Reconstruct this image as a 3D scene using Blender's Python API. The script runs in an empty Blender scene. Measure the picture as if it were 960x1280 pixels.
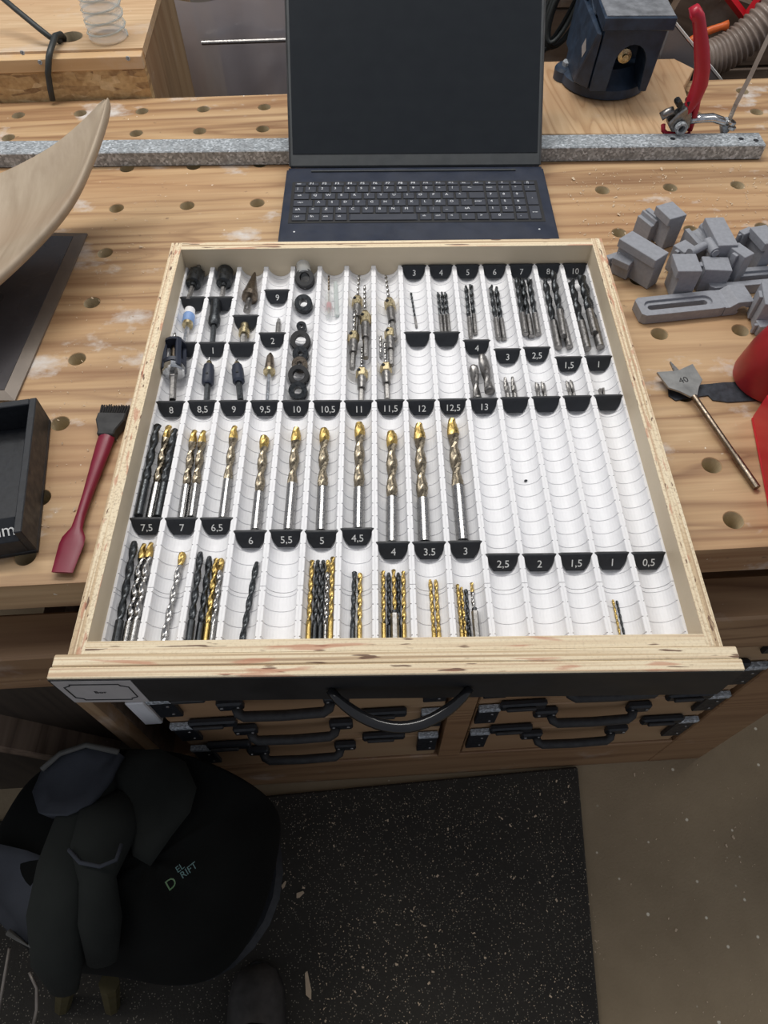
import bpy, bmesh, math, random
from mathutils import Vector, Matrix, Euler
random.seed(7)
PI = math.pi
scene = bpy.context.scene
COL = scene.collection

# ------------------------------------------------------------------ camera
F, CX, CY, CZ, PITCH, YAW, ROLL = 859.34, .3187, -.8813, .5584, .5789, -.0507, -.0075
CM = (Matrix.Rotation(YAW, 3, 'Z') @ Matrix.Rotation(PITCH, 3, 'X') @ Matrix.Rotation(ROLL, 3, 'Z'))
CAM = Vector((CX, CY, CZ))
cd = bpy.data.cameras.new('camera'); cam = bpy.data.objects.new('camera', cd); COL.objects.link(cam)
cam.matrix_world = Matrix.Translation(CAM) @ CM.to_4x4()
cd.sensor_fit = 'VERTICAL'; cd.sensor_height = 36.0; cd.lens = F / 1280 * 36; cd.clip_start = .01; cd.clip_end = 60
scene.camera = cam

# ------------------------------------------------------------------ world, lamps, exposure
w = bpy.data.worlds.new('world'); scene.world = w; w.use_nodes = True
w.node_tree.nodes['Background'].inputs[0].default_value = (.86, .9, 1, 1)
w.node_tree.nodes['Background'].inputs[1].default_value = .36
def area(name, loc, target, sx, sy, power, col=(1, 1, 1)):
    l = bpy.data.lights.new(name, 'AREA'); l.shape = 'RECTANGLE'; l.size = sx; l.size_y = sy; l.energy = power; l.color = col
    o = bpy.data.objects.new(name, l); COL.objects.link(o); o.location = loc
    o.rotation_euler = (Vector(target) - Vector(loc)).to_track_quat('-Z', 'Y').to_euler(); return o
area('ceiling_lamp', (.25, .55, 1.75), (.35, -.2, 0), 1.5, .35, 27, (1, .97, .92))
area('ceiling_lamp', (-.9, -.15, 1.7), (.3, -.3, 0), .3, 1.3, 9, (1, .96, .9))
area('ceiling_lamp', (2.2, .2, 1.9), (.5, -.8, -.3), .3, 1.3, 9, (1, .94, .86))
vs = scene.view_settings
vs.view_transform = 'Standard'; vs.look = 'None'; vs.gamma = 1; vs.use_curve_mapping = False; vs.exposure = -0.08

# ------------------------------------------------------------------ measuring helpers: a pixel of the 960x1280 photo on a known plane
def ray(px, py): return CM @ Vector(((px - 480) / F, -(py - 640) / F, -1))
def at(px, py, z=0.0):
    d = ray(px, py); return CAM + d * ((z - CZ) / d.z)
def atY(px, py, y):
    d = ray(px, py); return CAM + d * ((y - CY) / d.y)

# ------------------------------------------------------------------ mesh builder
class MB:
    def __init__(s): s.bm = bmesh.new(); s.T = Matrix.Identity(4)
    def v(s, p): return s.bm.verts.new(s.T @ Vector(p))
    def f(s, vs_):
        try: return s.bm.faces.new(vs_)
        except ValueError: return None
    def box(s, c, size, rot=None, taper=1.0):
        M = Matrix.Translation(c) @ (rot.to_4x4() if rot else Matrix.Identity(4))
        q = []
        for dz in (-.5, .5):
            k = taper if dz > 0 else 1
            for dx, dy in ((-.5, -.5), (.5, -.5), (.5, .5), (-.5, .5)):
                q.append(s.v(M @ Vector((dx * size[0] * k, dy * size[1] * k, dz * size[2]))))
        for i in ((3, 2, 1, 0), (4, 5, 6, 7), (0, 1, 5, 4), (1, 2, 6, 5), (2, 3, 7, 6), (3, 0, 4, 7)): s.f([q[j] for j in i])
        return s
    def bx(s, x0, x1, y0, y1, z0, z1): return s.box(((x0 + x1) / 2, (y0 + y1) / 2, (z0 + z1) / 2), (x1 - x0, y1 - y0, z1 - z0))
    def rings(s, rings, closed=True, cap=True):
        R = [[s.v(p) for p in r] for r in rings]; n = len(R[0])
        for a, b in zip(R, R[1:]):
            for i in range(n if closed else n - 1):
                j = (i + 1) % n; s.f((a[i], a[j], b[j], b[i]))
        if cap: s.f(R[0][::-1]); s.f(R[-1])
        return s
    def lathe(s, prof, org=(0, 0, 0), axis=(0, 0, 1), n=16, cap=True):
        ax = Vector(axis).normalized(); q = ax.to_track_quat('Z', 'Y').to_matrix(); o = Vector(org)
        rs = []
        for t, r in prof:
            r = max(r, 1e-5)
            rs.append([o + q @ Vector((r * math.cos(2 * PI * k / n), r * math.sin(2 * PI * k / n), t)) for k in range(n)])
        return s.rings(rs, True, cap)
    def cyl(s, p0, p1, r0, r1=None, n=12):
        p0 = Vector(p0); p1 = Vector(p1); L = (p1 - p0).length
        return s.lathe([(0, r0), (L, r0 if r1 is None else r1)], p0, p1 - p0, n)
    def tube(s, pts, r, n=8, cap=True, flat=None):
        pts = [Vector(p) for p in pts]; rs = []; up = None
        for i, p in enumerate(pts):
            t = (pts[min(i + 1, len(pts) - 1)] - pts[max(i - 1, 0)]).normalized()
            if up is None: up = Vector((0, 0, 1)) if abs(t.z) < .9 else Vector((1, 0, 0))
            a = t.cross(up).normalized(); b = a.cross(t).normalized(); up = b
            rr = r[i] if isinstance(r, (list, tuple)) else r
            k2 = flat or 1
            rs.append([p + a * rr * math.cos(2 * PI * k / n) + b * rr * k2 * math.sin(2 * PI * k / n) for k in range(n)])
        return s.rings(rs, True, cap)
    def prism(s, poly, z0, z1):
        return s.rings([[(x, y, z0) for x, y in poly], [(x, y, z1) for x, y in poly]])
    def ring(s, ro, ri, h, org=(0, 0, 0), axis=(0, 0, 1), n=20, b=.0006):
        prof = [(0, ri), (0, ro - b), (b, ro), (h - b, ro), (h, ro - b), (h, ri), (0, ri)]
        return s.lathe(prof, org, axis, n, cap=False)
    def mesh(s, name, m=None, smooth=False, bevel=0, seg=1):
        bm = s.bm
        bmesh.ops.remove_doubles(bm, verts=bm.verts, dist=1e-6)
        bmesh.ops.recalc_face_normals(bm, faces=bm.faces)
        if bevel:
            ed = [e for e in bm.edges if len(e.link_faces) == 2 and e.calc_face_angle(0) > .5]
            bmesh.ops.bevel(bm, geom=ed, offset=bevel, segments=seg, affect='EDGES', clamp_overlap=True)
        me = bpy.data.meshes.new(name); bm.to_mesh(me); bm.free()
        if smooth: me.shade_smooth() if smooth is True else None
        if smooth == 'auto':
            me.shade_smooth()
            try: me.set_sharp_from_angle(angle=math.radians(35))
            except Exception: pass
        if m: me.materials.append(m)
        return me
    def obj(s, name, m=None, parent=None, smooth=False, bevel=0, seg=1):
        return put(name, s.mesh(name, m, smooth, bevel, seg), parent)

def put(name, me, parent=None, M=None):
    o = bpy.data.objects.new(name, me); COL.objects.link(o)
    if parent: o.parent = parent
    if M is not None: o.matrix_local = M
    return o
def tag(o, label=None, cat=None, group=None, kind=None):
    for k, v in (('label', label), ('category', cat), ('group', group), ('kind', kind)):
        if v: o[k] = v
    return o
def thing(name, label, cat, loc=(0, 0, 0), rot=(0, 0, 0), group=None):
    o = bpy.data.objects.new(name, None); COL.objects.link(o); o.location = loc; o.rotation_euler = rot
    o.empty_display_size = .02
    return tag(o, wordy(label) if label else None, cat, group)
import re
WORDS = {'8': 'eight', '8,5': 'eight-and-a-half', '9': 'nine', '9,5': 'nine-and-a-half', '10': 'ten', '10,5': 'ten-and-a-half', '11': 'eleven', '11,5': 'eleven-and-a-half', '12': 'twelve', '12,5': 'twelve-and-a-half', '13': 'thirteen', '7,5': 'seven-and-a-half', '7': 'seven', '6,5': 'six-and-a-half', '6': 'six', '5,5': 'five-and-a-half', '5': 'five', '4,5': 'four-and-a-half', '4': 'four', '3.5': 'three-and-a-half', '3': 'three', '2,5': 'two-and-a-half', '2': 'two', '1,5': 'one-and-a-half', '1': 'one', '0,5': 'one-half'}
def wordy(t): return re.sub(r'(?<![\w])(\d+[,.]5|\d+)(?= (?:marker|trough|brad))|(?<=of the )(\d+)$|(?<=the )(\d+[,.]5|\d+)$', lambda m: WORDS.get(m.group(0), m.group(0)), t)
_txt = {}
def text_mesh(s, size, m, align='CENTER', ext=.00012):
    k = (s, size, m.name)
    if k in _txt: return _txt[k]
    c = bpy.data.curves.new('lettering', 'FONT'); c.body = s; c.size = size; c.align_x = align; c.align_y = 'CENTER'; c.extrude = ext; c.resolution_u = 3
    o = bpy.data.objects.new('lettering', c); COL.objects.link(o)
    bpy.context.view_layer.update()
    me = bpy.data.meshes.new_from_object(o.evaluated_get(bpy.context.evaluated_depsgraph_get()))
    bpy.data.objects.remove(o); me.materials.clear(); me.materials.append(m); _txt[k] = me
    return me

# ------------------------------------------------------------------ materials
class NT:
    def __init__(s, name, rough=.5, metal=0, spec=.5):
        s.m = bpy.data.materials.new(name); s.m.use_nodes = True; s.t = s.m.node_tree; s.n = s.t.nodes; s.l = s.t.links
        s.b = s.n['Principled BSDF']; s.b.inputs['Roughness'].default_value = rough; s.b.inputs['Metallic'].default_value = metal
        s.b.inputs['Specular IOR Level'].default_value = spec
    def new(s, t, **kw):
        n = s.n.new(t)
        for k, v in kw.items():
            if k.startswith('i_'): n.inputs[int(k[2:])].default_value = v
            else: setattr(n, k, v)
        return n
    def co(s, scale=(1, 1, 1), rot=(0, 0, 0), loc=(0, 0, 0), gen=False):
        tc = s.new('ShaderNodeTexCoord'); mp = s.new('ShaderNodeMapping')
        mp.inputs['Scale'].default_value = scale; mp.inputs['Rotation'].default_value = rot; mp.inputs['Location'].default_value = loc
        s.l.new(tc.outputs['Generated' if gen else 'Object'], mp.inputs[0]); return mp.outputs[0]
    def noise(s, co, scale, detail=3, rough=.5, dist=0):
        n = s.new('ShaderNodeTexNoise'); s.l.new(co, n.inputs['Vector'])
        n.inputs['Scale'].default_value = scale; n.inputs['Detail'].default_value = detail; n.inputs['Roughness'].default_value = rough; n.inputs['Distortion'].default_value = dist
        return n.outputs['Fac']
    def math(s, op, a, b=None, c=None):
        n = s.new('ShaderNodeMath', operation=op)
        for i, x in enumerate((a, b, c)):
            if x is None: continue
            if isinstance(x, (int, float)): n.inputs[i].default_value = x
            else: s.l.new(x, n.inputs[i])
        return n.outputs[0]
    def ramp(s, fac, stops):
        n = s.new('ShaderNodeValToRGB'); s.l.new(fac, n.inputs[0]); e = n.color_ramp.elements
        while len(e) < len(stops): e.new(.5)
        for i, (p, c) in enumerate(stops):
            e[i].position = p; e[i].color = (*c, 1) if isinstance(c, tuple) else (c, c, c, 1)
        return n.outputs[0]
    def mix(s, fac, a, b, mode='MIX'):
        n = s.new('ShaderNodeMix', data_type='RGBA', blend_type=mode)
        for i, x in ((0, fac), (6, a), (7, b)):
            if isinstance(x, (int, float)): n.inputs[i].default_value = x
            elif isinstance(x, tuple): n.inputs[i].default_value = (*x, 1)
            else: s.l.new(x, n.inputs[i])
        return n.outputs[2]
    def bump(s, h, strength=.3, dist=.001):
        n = s.new('ShaderNodeBump'); n.inputs['Strength'].default_value = strength; n.inputs['Distance'].default_value = dist
        s.l.new(h, n.inputs['Height']); s.l.new(n.outputs[0], s.b.inputs['Normal'])
    def col(s, c): s.l.new(c, s.b.inputs['Base Color']); return s
    def rough(s, c): s.l.new(c, s.b.inputs['Roughness']); return s

def plain(name, c, rough=.5, metal=0, var=.12, scale=60, bump=.15, spec=.5):
    t = NT(name, rough, metal, spec); co = t.co()
    n = t.noise(co, scale, 4, .6)
    lo = tuple(x * (1 - var) for x in c); hi = tuple(min(1, x * (1 + var)) for x in c)
    t.col(t.ramp(n, [(.3, lo), (.7, hi)]))
    t.rough(t.ramp(t.noise(co, scale * .6, 2), [(.3, max(.02, rough * .8)), (.7, min(1, rough * 1.2))]))
    if bump: t.bump(n, bump, .0006)
    return t.m

def plywood(name, dark, mid, light, axis='x', rings=16, sc=2.2, fine=1, stain=0, rough=.55, seed=0, lines=0):
    """rotary cut veneer: contour rings of a stretched low noise"""
    t = NT(name, rough)
    st = {'x': (.13, 1.6, 1.6), 'y': (1.6, .13, 1.6), 'z': (1.6, 1.6, .13)}[axis]
    fs = {'x': (6, 160, 160), 'y': (160, 6, 160), 'z': (160, 160, 6)}[axis]
    co = t.co(st, loc=(seed, seed * .7, 0)); n = t.noise(co, sc, 4, .5, .35)
    r = t.math('FRACT', t.math('MULTIPLY', n, rings))
    base = t.ramp(r, [(0, mid), (.35, light), (.62, mid), (.84, dark), (.95, mid)])
    k = t.ramp(t.noise(t.co((.3, 1.5, 1.5), loc=(seed + 7, 0, 0)), 3.5, 3), [(.33, .30), (.58, 1.0)])
    base = t.mix(k, t.mix(.5, mid, light), base)
    if lines:   # late-wood lines that run with the grain, bent round a slow noise
        sx = t.new('ShaderNodeSeparateXYZ'); t.l.new(t.co(), sx.inputs[0]); across = sx.outputs['Y' if axis == 'x' else 'X']
        wob = t.noise(t.co(tuple(v * .8 for v in st), loc=(seed + 2, 1, 0)), 2.6, 4, .5, .2)
        ph = t.math('FRACT', t.math('ADD', t.math('MULTIPLY', across, 34), t.math('MULTIPLY', wob, 13)))
        ln = t.ramp(ph, [(0, 0.0), (.42, .05), (.80, .85), (.90, .35), (1, 0.0)])
        am = t.ramp(t.noise(t.co((.5, 2, 1), loc=(seed + 4, 2, 0)), 2.2, 4), [(.36, .18), (.56, 1.0)])
        base = t.mix(t.math('MULTIPLY', t.math('MULTIPLY', ln, am), lines), base, dark)
    g = t.noise(t.co(fs), 1, 3, .6)
    c = t.mix(.22 * fine, base, t.ramp(g, [(.3, dark), (.7, light)]))
    big = t.noise(t.co((1, 1, 1), loc=(seed + 3, 0, 0)), 3.2, 3)
    c = t.mix(t.ramp(big, [(.35, .2), (.6, 0.0)]), c, mid)
    tint = t.ramp(t.noise(t.co((.5, 2.5, 1), loc=(seed, 5, 0)), 2.4, 3), [(.46, 0.0), (.70, .55)])
    c = t.mix(tint, c, tuple(a * b for a, b in zip(mid, (.88, .72, .64))))
    if stain:
        s1 = t.ramp(t.noise(t.co((1, 1.4, 1), loc=(seed + 1, 0, 0)), 9, 6, .62), [(.58, 0.0), (.70, .75 * stain)])
        c = t.mix(s1, c, (.66, .62, .58))
        s2 = t.ramp(t.noise(t.co((1, 1, 1)), 130, 2, .5), [(.735, 0.0), (.77, .8 * stain)])
        c = t.mix(s2, c, (.85, .78, .66))
        s3 = t.ramp(t.noise(t.co((1, 1, 1), loc=(9, 3, 0)), 60, 3, .5), [(.70, 0.0), (.78, .7 * stain)])
        c = t.mix(s3, c, (.16, .09, .05))
    t.col(c); t.bump(g, .25, .0008)
    return t.m

def ply_edge(name, axis='x', rough=.7):
    """edge of birch plywood: laminations that run lengthwise with small dark voids"""
    t = NT(name, rough)
    s1 = {'x': (2.2, 260, 260), 'y': (260, 2.2, 260)}[axis]
    n = t.noise(t.co(s1), 1, 2, .5)
    c = t.ramp(n, [(.30, (.36, .24, .15)), (.42, (.66, .50, .31)), (.50, (.86, .74, .53)), (.60, (.80, .66, .45)), (.68, (.60, .42, .27))])
    n3 = t.noise(t.co(), 420, 3, .6)
    c = t.mix(t.ramp(n3, [(.38, .45), (.5, 0.0)]), c, (.40, .28, .17)) if axis == 'y' else t.mix(t.ramp(n3, [(.3, .3), (.5, 0.0)]), c, (.5, .38, .25))
    s2 = {'x': (22, 210, 80), 'y': (300, 60, 80)}[axis]
    v = t.noise(t.co(s2, loc=(3, 1, 0)), 1.3, 2, .4)
    c = t.mix(t.ramp(v, [(.66, 0.0), (.69, .9)]), c, (.13, .06, .035))
    v = t.noise(t.co(s2, loc=(13, 4, 0)), .8, 2, .4)
    c = t.mix(t.ramp(v, [(.62, 0.0), (.68, .6)]), c, (.52, .20, .12))
    t.col(c); t.bump(n3, .5, .0006); return t.m

def osb():
    t = NT('osb', .6)
    outs = []
    for k, (rx, sx, sz) in enumerate(((.8, 30, 130), (-.7, 35, 120), (.1, 28, 140))):
        vo = t.new('ShaderNodeTexVoronoi'); t.l.new(t.co((sx, 30, sz), rot=(0, rx, 0), loc=(k, 0, k)), vo.inputs['Vector']); vo.inputs['Scale'].default_value = 1
        outs.append(t.ramp(t.math('FRACT', t.math('MULTIPLY', vo.outputs['Color'], 1.7)), [(0, (.20, .10, .04)), (.35, (.50, .30, .12)), (.65, (.62, .41, .19)), (1, (.74, .54, .30))]))
        dist = vo.outputs['Distance']
    n = t.noise(t.co((1, 1, 1)), 26, 2)
    c = t.mix(t.ramp(n, [(.45, 0.0), (.5, 1.0)]), outs[0], outs[1])
    c = t.mix(t.ramp(t.noise(t.co(loc=(4, 4, 4)), 22, 2), [(.5, 0.0), (.55, 1.0)]), c, outs[2])
    c = t.mix(.3, c, t.ramp(t.noise(t.co((60, 60, 60)), 3, 3), [(.3, (.3, .17, .07)), (.7, (.75, .55, .3))]))
    t.col(c); t.bump(n, .3, .001); return t.m

def speckle(name, base, spot, scale, thr, rough=.9, base2=None):
    t = NT(name, rough); co = t.co()
    vo = t.new('ShaderNodeTexVoronoi'); t.l.new(co, vo.inputs['Vector']); vo.inputs['Scale'].default_value = scale
    pick = t.ramp(vo.outputs['Color'], [(thr, 0.0), (thr + .01, 1.0)])
    near = t.ramp(vo.outputs['Distance'], [(.18, 1.0), (.3, 0.0)])
    n = t.noise(co, 5, 5, .6)
    b = t.ramp(n, [(.3, base), (.7, base2 or tuple(x * 1.5 for x in base))])
    c = t.mix(t.math('MULTIPLY', pick, near), b, spot)
    t.col(c); t.bump(t.noise(co, 200, 3, .6), .5, .002); return t.m

def galvanized():
    t = NT('galvanized_steel', .38, 0.0); vo = t.new('ShaderNodeTexVoronoi'); t.l.new(t.co((1, 2, 1)), vo.inputs['Vector']); vo.inputs['Scale'].default_value = 330
    c = t.ramp(vo.outputs['Color'], [(0, (.15, .165, .18)), (.5, (.32, .35, .37)), (1, (.72, .77, .82))])
    s = t.ramp(t.noise(t.co((3, 1, 1)), 40, 4), [(.4, 0.0), (.7, .5)])
    t.col(t.mix(s, c, (.25, .26, .27))); t.rough(t.ramp(vo.outputs['Color'], [(0, .3), (1, .6)])); return t.m

def fluted(name, c, rough, metal=1.0, var=.35):
    t = NT(name, rough, metal); n = t.noise(t.co(), 260, 3, .6)
    t.col(t.ramp(n, [(.3, tuple(x * (1 - var) for x in c)), (.7, tuple(min(1, x * (1 + var * .5)) for x in c))]))
    t.rough(t.ramp(t.noise(t.co(), 500, 2), [(.3, rough * .7), (.7, rough * 1.4)])); return t.m

def weave(name, c, rough=.95, scale=900):
    t = NT(name, rough, 0, .2); n = t.noise(t.co(), scale, 2); b = t.noise(t.co(), 6, 4)
    t.col(t.ramp(b, [(.3, tuple(x * .6 for x in c)), (.7, tuple(x * 1.4 for x in c))])); t.bump(n, .4, .0008); return t.m

def clear(name, c=(.9, .92, .95), rough=.12, alpha=.35):
    t = NT(name, rough); t.b.inputs['Base Color'].default_value = (*c, 1); t.b.inputs['Alpha'].default_value = alpha
    n = t.noise(t.co(), 25, 3); t.bump(n, .3, .004); return t.m

M = dict(
    bench=plywood('bench_plywood', (.20, .092, .040), (.50, .315, .160), (.64, .445, .25), 'x', 13, 4.2, 1.25, 1.3, lines=1.15),
    board=plywood('fresh_plywood', (.34, .19, .09), (.54, .36, .20), (.62, .44, .265), 'y', 40, 4.2, 1, .2, seed=6, lines=.3),
    beam=plywood('rail_timber', (.13, .06, .027), (.26, .15, .075), (.36, .22, .115), 'x', 14, 3, 1, .3, seed=2),
    case=plywood('case_plywood', (.26, .15, .075), (.36, .235, .13), (.42, .29, .17), 'x', 7, 2, .6, 0, seed=4),
    shadow_wood=plywood('shaded_panel', (.02, .016, .012), (.04, .03, .022), (.06, .045, .032), 'z', 10, 4, 1, 0, seed=11),  # near-black tones carry the shade below the bench
    dark_wood=plywood('weathered_timber', (.07, .045, .03), (.14, .095, .065), (.22, .155, .11), 'x', 12, 4, 1, .2, seed=8),
    rough_board=plywood('rough_sawn_board', (.2, .12, .06), (.33, .21, .11), (.46, .33, .2), 'z', 10, 5, 1.6, .3, seed=1),
    pine=plywood('pine_strip', (.45, .26, .11), (.64, .42, .21), (.74, .53, .3), 'x', 9, 4, .8, .3, seed=3),
    ash=plywood('sanded_ash', (.30, .225, .15), (.42, .335, .24), (.48, .39, .29), 'y', 9, 2.4, 1.3, 0, seed=5),
    inner=plywood('birch_veneer', (.58, .48, .34), (.64, .54, .39), (.69, .59, .44), 'x', 4, 1.2, .5, 0, seed=9),
    edge_x=ply_edge('plywood_edge_front', 'x'), edge_y=ply_edge('plywood_edge_side', 'y'),
    osb=osb(), osb_top=plywood('streaked_panel', (.42, .25, .12), (.62, .42, .24), (.74, .55, .35), 'x', 20, 7, 1.8, .5, seed=12),
    white=plain('white_plastic', (.87, .87, .885), .5, 0, .02, 300, .08),
    black=plain('black_plastic', (.012, .014, .018), .5, 0, .3, 200, .2),
    blackboard=plain('black_film', (.011, .011, .012), .55, 0, .3, 30, .15),
    ink=plain('white_lettering', (.78, .78, .76), .6, 0, .05, 100, 0),
    dark_ink=plain('black_print', (.02, .02, .02), .6, 0, .05, 100, 0),
    card=plain('label_card', (.42, .40, .39), .6, 0, .06, 80, 0),
    steel=fluted('bright_steel', (.36, .355, .35), .24, 1.0, .15), gold=fluted('titanium_coating', (.52, .37, .13), .33),
    amber=fluted('straw_tempered_steel', (.32, .275, .205), .30), oxide=fluted('black_oxide_steel', (.06, .065, .07), .34, .85),
    grey_steel=fluted('dull_grey_steel', (.30, .29, .28), .36), brass=fluted('brass', (.60, .50, .30), .3), bronze=fluted('bronze_oxide', (.22, .18, .14), .35),
    chrome=fluted('chrome', (.66, .67, .68), .16), galv=galvanized(),
    rubber=plain('black_rubber', (.025, .025, .026), .6, 0, .3, 100, .3),
    navy=plain('laptop_shell', (.017, .023, .042), .42, 0, .15, 60, .05), key=plain('key_cap', (.035, .040, .055), .5, 0, .1, 80, .05),
    screen=NT('laptop_screen', .22).m, bezel=plain('screen_bezel', (.05, .055, .058), .5, 0, .1, 80, .05), keyink=plain('key_legend', (.75, .77, .8), .6, 0, .05, 80, 0),
    grey=plain('grey_printed_plastic', (.285, .295, .325), .55, 0, .10, 220, .35),
    red=plain('red_plastic', (.42, .010, .03), .38, 0, .1, 30, .05), brush=plain('crimson_silicone', (.20, .008, .03), .42, 0, .1, 30, .05),
    bottle=plain('red_bottle', (.30, .012, .016), .4, 0, .25, 25, .15), bin=plain('bright_red_plastic', (.56, .008, .018), .35, 0, .08, 20, .05),
    orange=plain('orange_plastic', (.62, .12, .02), .4), blue=plain('blue_cast_iron', (.022, .038, .066), .42, 0, .4, 60, .5),
    bluetop=plain('worn_jaw_metal', (.24, .25, .27), .36, .3, .35, 60, .5), bluecap=plain('blue_cap', (.22, .36, .66), .4),
    grey_panel=plain('grey_laminate', (.24, .225, .23), .6, 0, .05, 40, .05), white_edge=plain('white_edge_band', (.75, .74, .72), .5),
    floor=speckle('concrete_floor', (.27, .205, .125), (.85, .78, .62), 85, .86, .9, (.37, .285, .18)),
    mat=speckle('speckled_mat', (.026, .023, .019), (.26, .23, .18), 260, .48, .95, (.045, .040, .032)),
    chip=plain('wood_chip', (.62, .48, .33), .8), cloth=weave('black_cloth', (.004, .0045, .004)), lining=weave('grey_lining', (.055, .06, .072)),
    sleeve=weave('dark_sleeve_cloth', (.022, .0245, .022)), logo=plain('pale_print', (.07, .15, .15), .6), logo_green=plain('green_print', (.07, .15, .06), .6),
    leather=plain('dark_leather', (.055, .05, .046), .55, 0, .3, 60, .4), plate=plain('grey_steel_plate', (.085, .08, .085), .3, .2, .15, 30, .05),
    plate_rim=plain('bevelled_rim', (.17, .14, .115), .4, .2, .15, 30, .05), film=clear('clear_film', (.55, .52, .55), .2, .80), hole=plain('hole_wall_wood', (.60, .50, .33), .8, 0, .15, 60, .1), clear=clear('clear_plastic', (.85, .87, .86), .08, .35),
    glass_tube=clear('frosted_tube', (.6, .66, .64), .15, .5), hose=plain('ribbed_hose_plastic', (.24, .19, .16), .38, 0, .2, 40, .1),
    wall=plain('workshop_wall', (.3, .27, .23), .8, 0, .1, 5, .1), cable=plain('cable_rubber', (.03, .035, .035), .5), yellow=plain('yellowed_wood', (.07, .055, .018), .6),
    blade=plain('ground_steel', (.30, .30, .29), .36, .55, .2, 80, .1), bar=plain('clamp_bar_steel', (.30, .26, .22), .45, .4),
)
_sb = M['screen'].node_tree.nodes['Principled BSDF']
_t = M['screen'].node_tree; _n = _t.nodes.new('ShaderNodeTexNoise'); _n.inputs['Scale'].default_value = 12; _r = _t.nodes.new('ShaderNodeValToRGB')
_r.color_ramp.elements[0].color = (.005, .007, .010, 1); _r.color_ramp.elements[1].color = (.010, .013, .016, 1)
_t.links.new(_n.outputs[0], _r.inputs[0]); _t.links.new(_r.outputs[0], _sb.inputs['Base Color'])

# ================================================================== SETTING
FZ = -.9
tag(MB().bx(-2.6, 3.2, -2.6, 2.8, FZ - .1, FZ).obj('floor', M['floor']), kind='structure')
tag(MB().bx(-2.6, 3.2, 2.8, 2.9, FZ, 1.6).obj('wall_back', M['wall']), kind='structure')

# ------------------------------------------------------------------ workbench
bench = thing('workbench', 'pine plywood workbench with a grid of round dog holes and a timber front rail', 'workbench', (.3, -.1, FZ))
BO = Vector((.3, -.1, FZ))
def holed_plate(xs, ys, r, z0, z1, x0, x1, y0, y1, skip=()):
    mb = MB(); n = 24
    bxs = [x0] + [(a + b) / 2 for a, b in zip(xs, xs[1:])] + [x1]; bys = [y0] + [(a + b) / 2 for a, b in zip(ys, ys[1:])] + [y1]
    for i, cx in enumerate(xs):
        for j, cy in enumerate(ys):
            ax, bx_, ay, by = bxs[i], bxs[i + 1], bys[j], bys[j + 1]
            def rect(a):
                dx, dy = math.cos(a), math.sin(a)
                t = min([(bx_ - cx) / dx if dx > 1e-6 else 9, (ax - cx) / dx if dx < -1e-6 else 9, (by - cy) / dy if dy > 1e-6 else 9, (ay - cy) / dy if dy < -1e-6 else 9])
                return cx + dx * t, cy + dy * t
            an = sorted([2 * PI * k / n for k in range(n)] + [math.atan2(y - cy, x - cx) % (2 * PI) for x in (ax, bx_) for y in (ay, by)])
            ch = .0007
            oc = [mb.v((*rect(a), z1)) for a in an]; ic = [mb.v((cx + (r + ch) * math.cos(a), cy + (r + ch) * math.sin(a), z1)) for a in an]
            i2 = [mb.v((cx + r * math.cos(a), cy + r * math.sin(a), z1 - ch)) for a in an]; lo = [mb.v((cx + r * math.cos(a), cy + r * math.sin(a), z0)) for a in an]
            ob = [mb.v((*rect(a), z0)) for a in an]
            for k in range(len(an)):
                q = (k + 1) % len(an)
                if an[q] - an[k] == 0: continue
                mb.f((oc[k], oc[q], ic[q], ic[k])); mb.f((ic[k], ic[q], i2[q], i2[k])); fc = mb.f((i2[k], i2[q], lo[q], lo[k]))
                if fc: fc.material_index = 1
                mb.f((lo[k], lo[q], ob[q], ob[k]))
    for (ax, ay), (bx_, by) in (((x0, y0), (x1, y0)), ((x1, y0), (x1, y1)), ((x1, y1), (x0, y1)), ((x0, y1), (x0, y0))):
        mb.f([mb.v(p) for p in ((ax, ay, z0), (bx_, by, z0), (bx_, by, z1), (ax, ay, z1))])
    return mb
mb = holed_plate([.096 * k for k in range(-7, 15)], [-.546, -.48, -.384, -.288, -.192, -.096, .001, .098, .193, .258], .0098, -.046, 0, -.72, 1.40, -.577, .296)
def bput(mb, name, m, **kw):
    o = mb.obj(name, m, bench, **kw); o.location = -BO; return o
bput(mb, 'bench_top', M['bench']).data.materials.append(M['hole'])
bput(MB().bx(-.72, 1.40, -.606, -.555, -.185, -.100), 'front_rail', M['beam'], bevel=.003)
bput(MB().bx(-.72, 1.40, -.500, -.455, -.185, -.0465), 'back_board', M['beam'])
bput(MB().bx(-.72, 1.40, .22, .27, -.185, -.0465), 'back_rail', M['beam'])
for k, x in enumerate((-.70, .87, 1.29)):
    bput(MB().bx(x, x + (.108 if k == 1 else .09), -.57, -.50, FZ + .0005, -.19), 'leg', M['beam'], bevel=.002)
for x in (-.70, 1.29): bput(MB().bx(x, x + .09, .2, .27, FZ + .0005, -.19), 'leg', M['beam'], bevel=.002)
a, b = Vector((-.40, -.566, -.22)), Vector((-.12, -.566, -.62))
bput(MB().bx(-.605, -.0825, -.548, -.535, FZ + .001, -.19), 'lower_panel', M['shadow_wood'])  # added panel, its colour supplies the dark under the front rail
o = MB().box((0, 0, 0), (.05, .03, (b - a).length)).obj('brace', M['dark_wood'], bench); o.location = (a + b) / 2 - BO; o.rotation_euler = (a - b).to_track_quat('Z', 'Y').to_euler()
# glue runs and dust lying on the rail
d = MB(); d.lathe([(0, .030), (.004, .027), (.009, .012), (.0095, .001)], at(838, 745, -.100), (0, 0, 1), 18)
tag(d.obj('dust_heap', plain('grey_dust', (.12, .095, .085), .9, 0, .3, 90, .6), smooth=True), 'pale heap of dust lying on the front rail right of the drawer', 'dust', kind='stuff')

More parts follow.
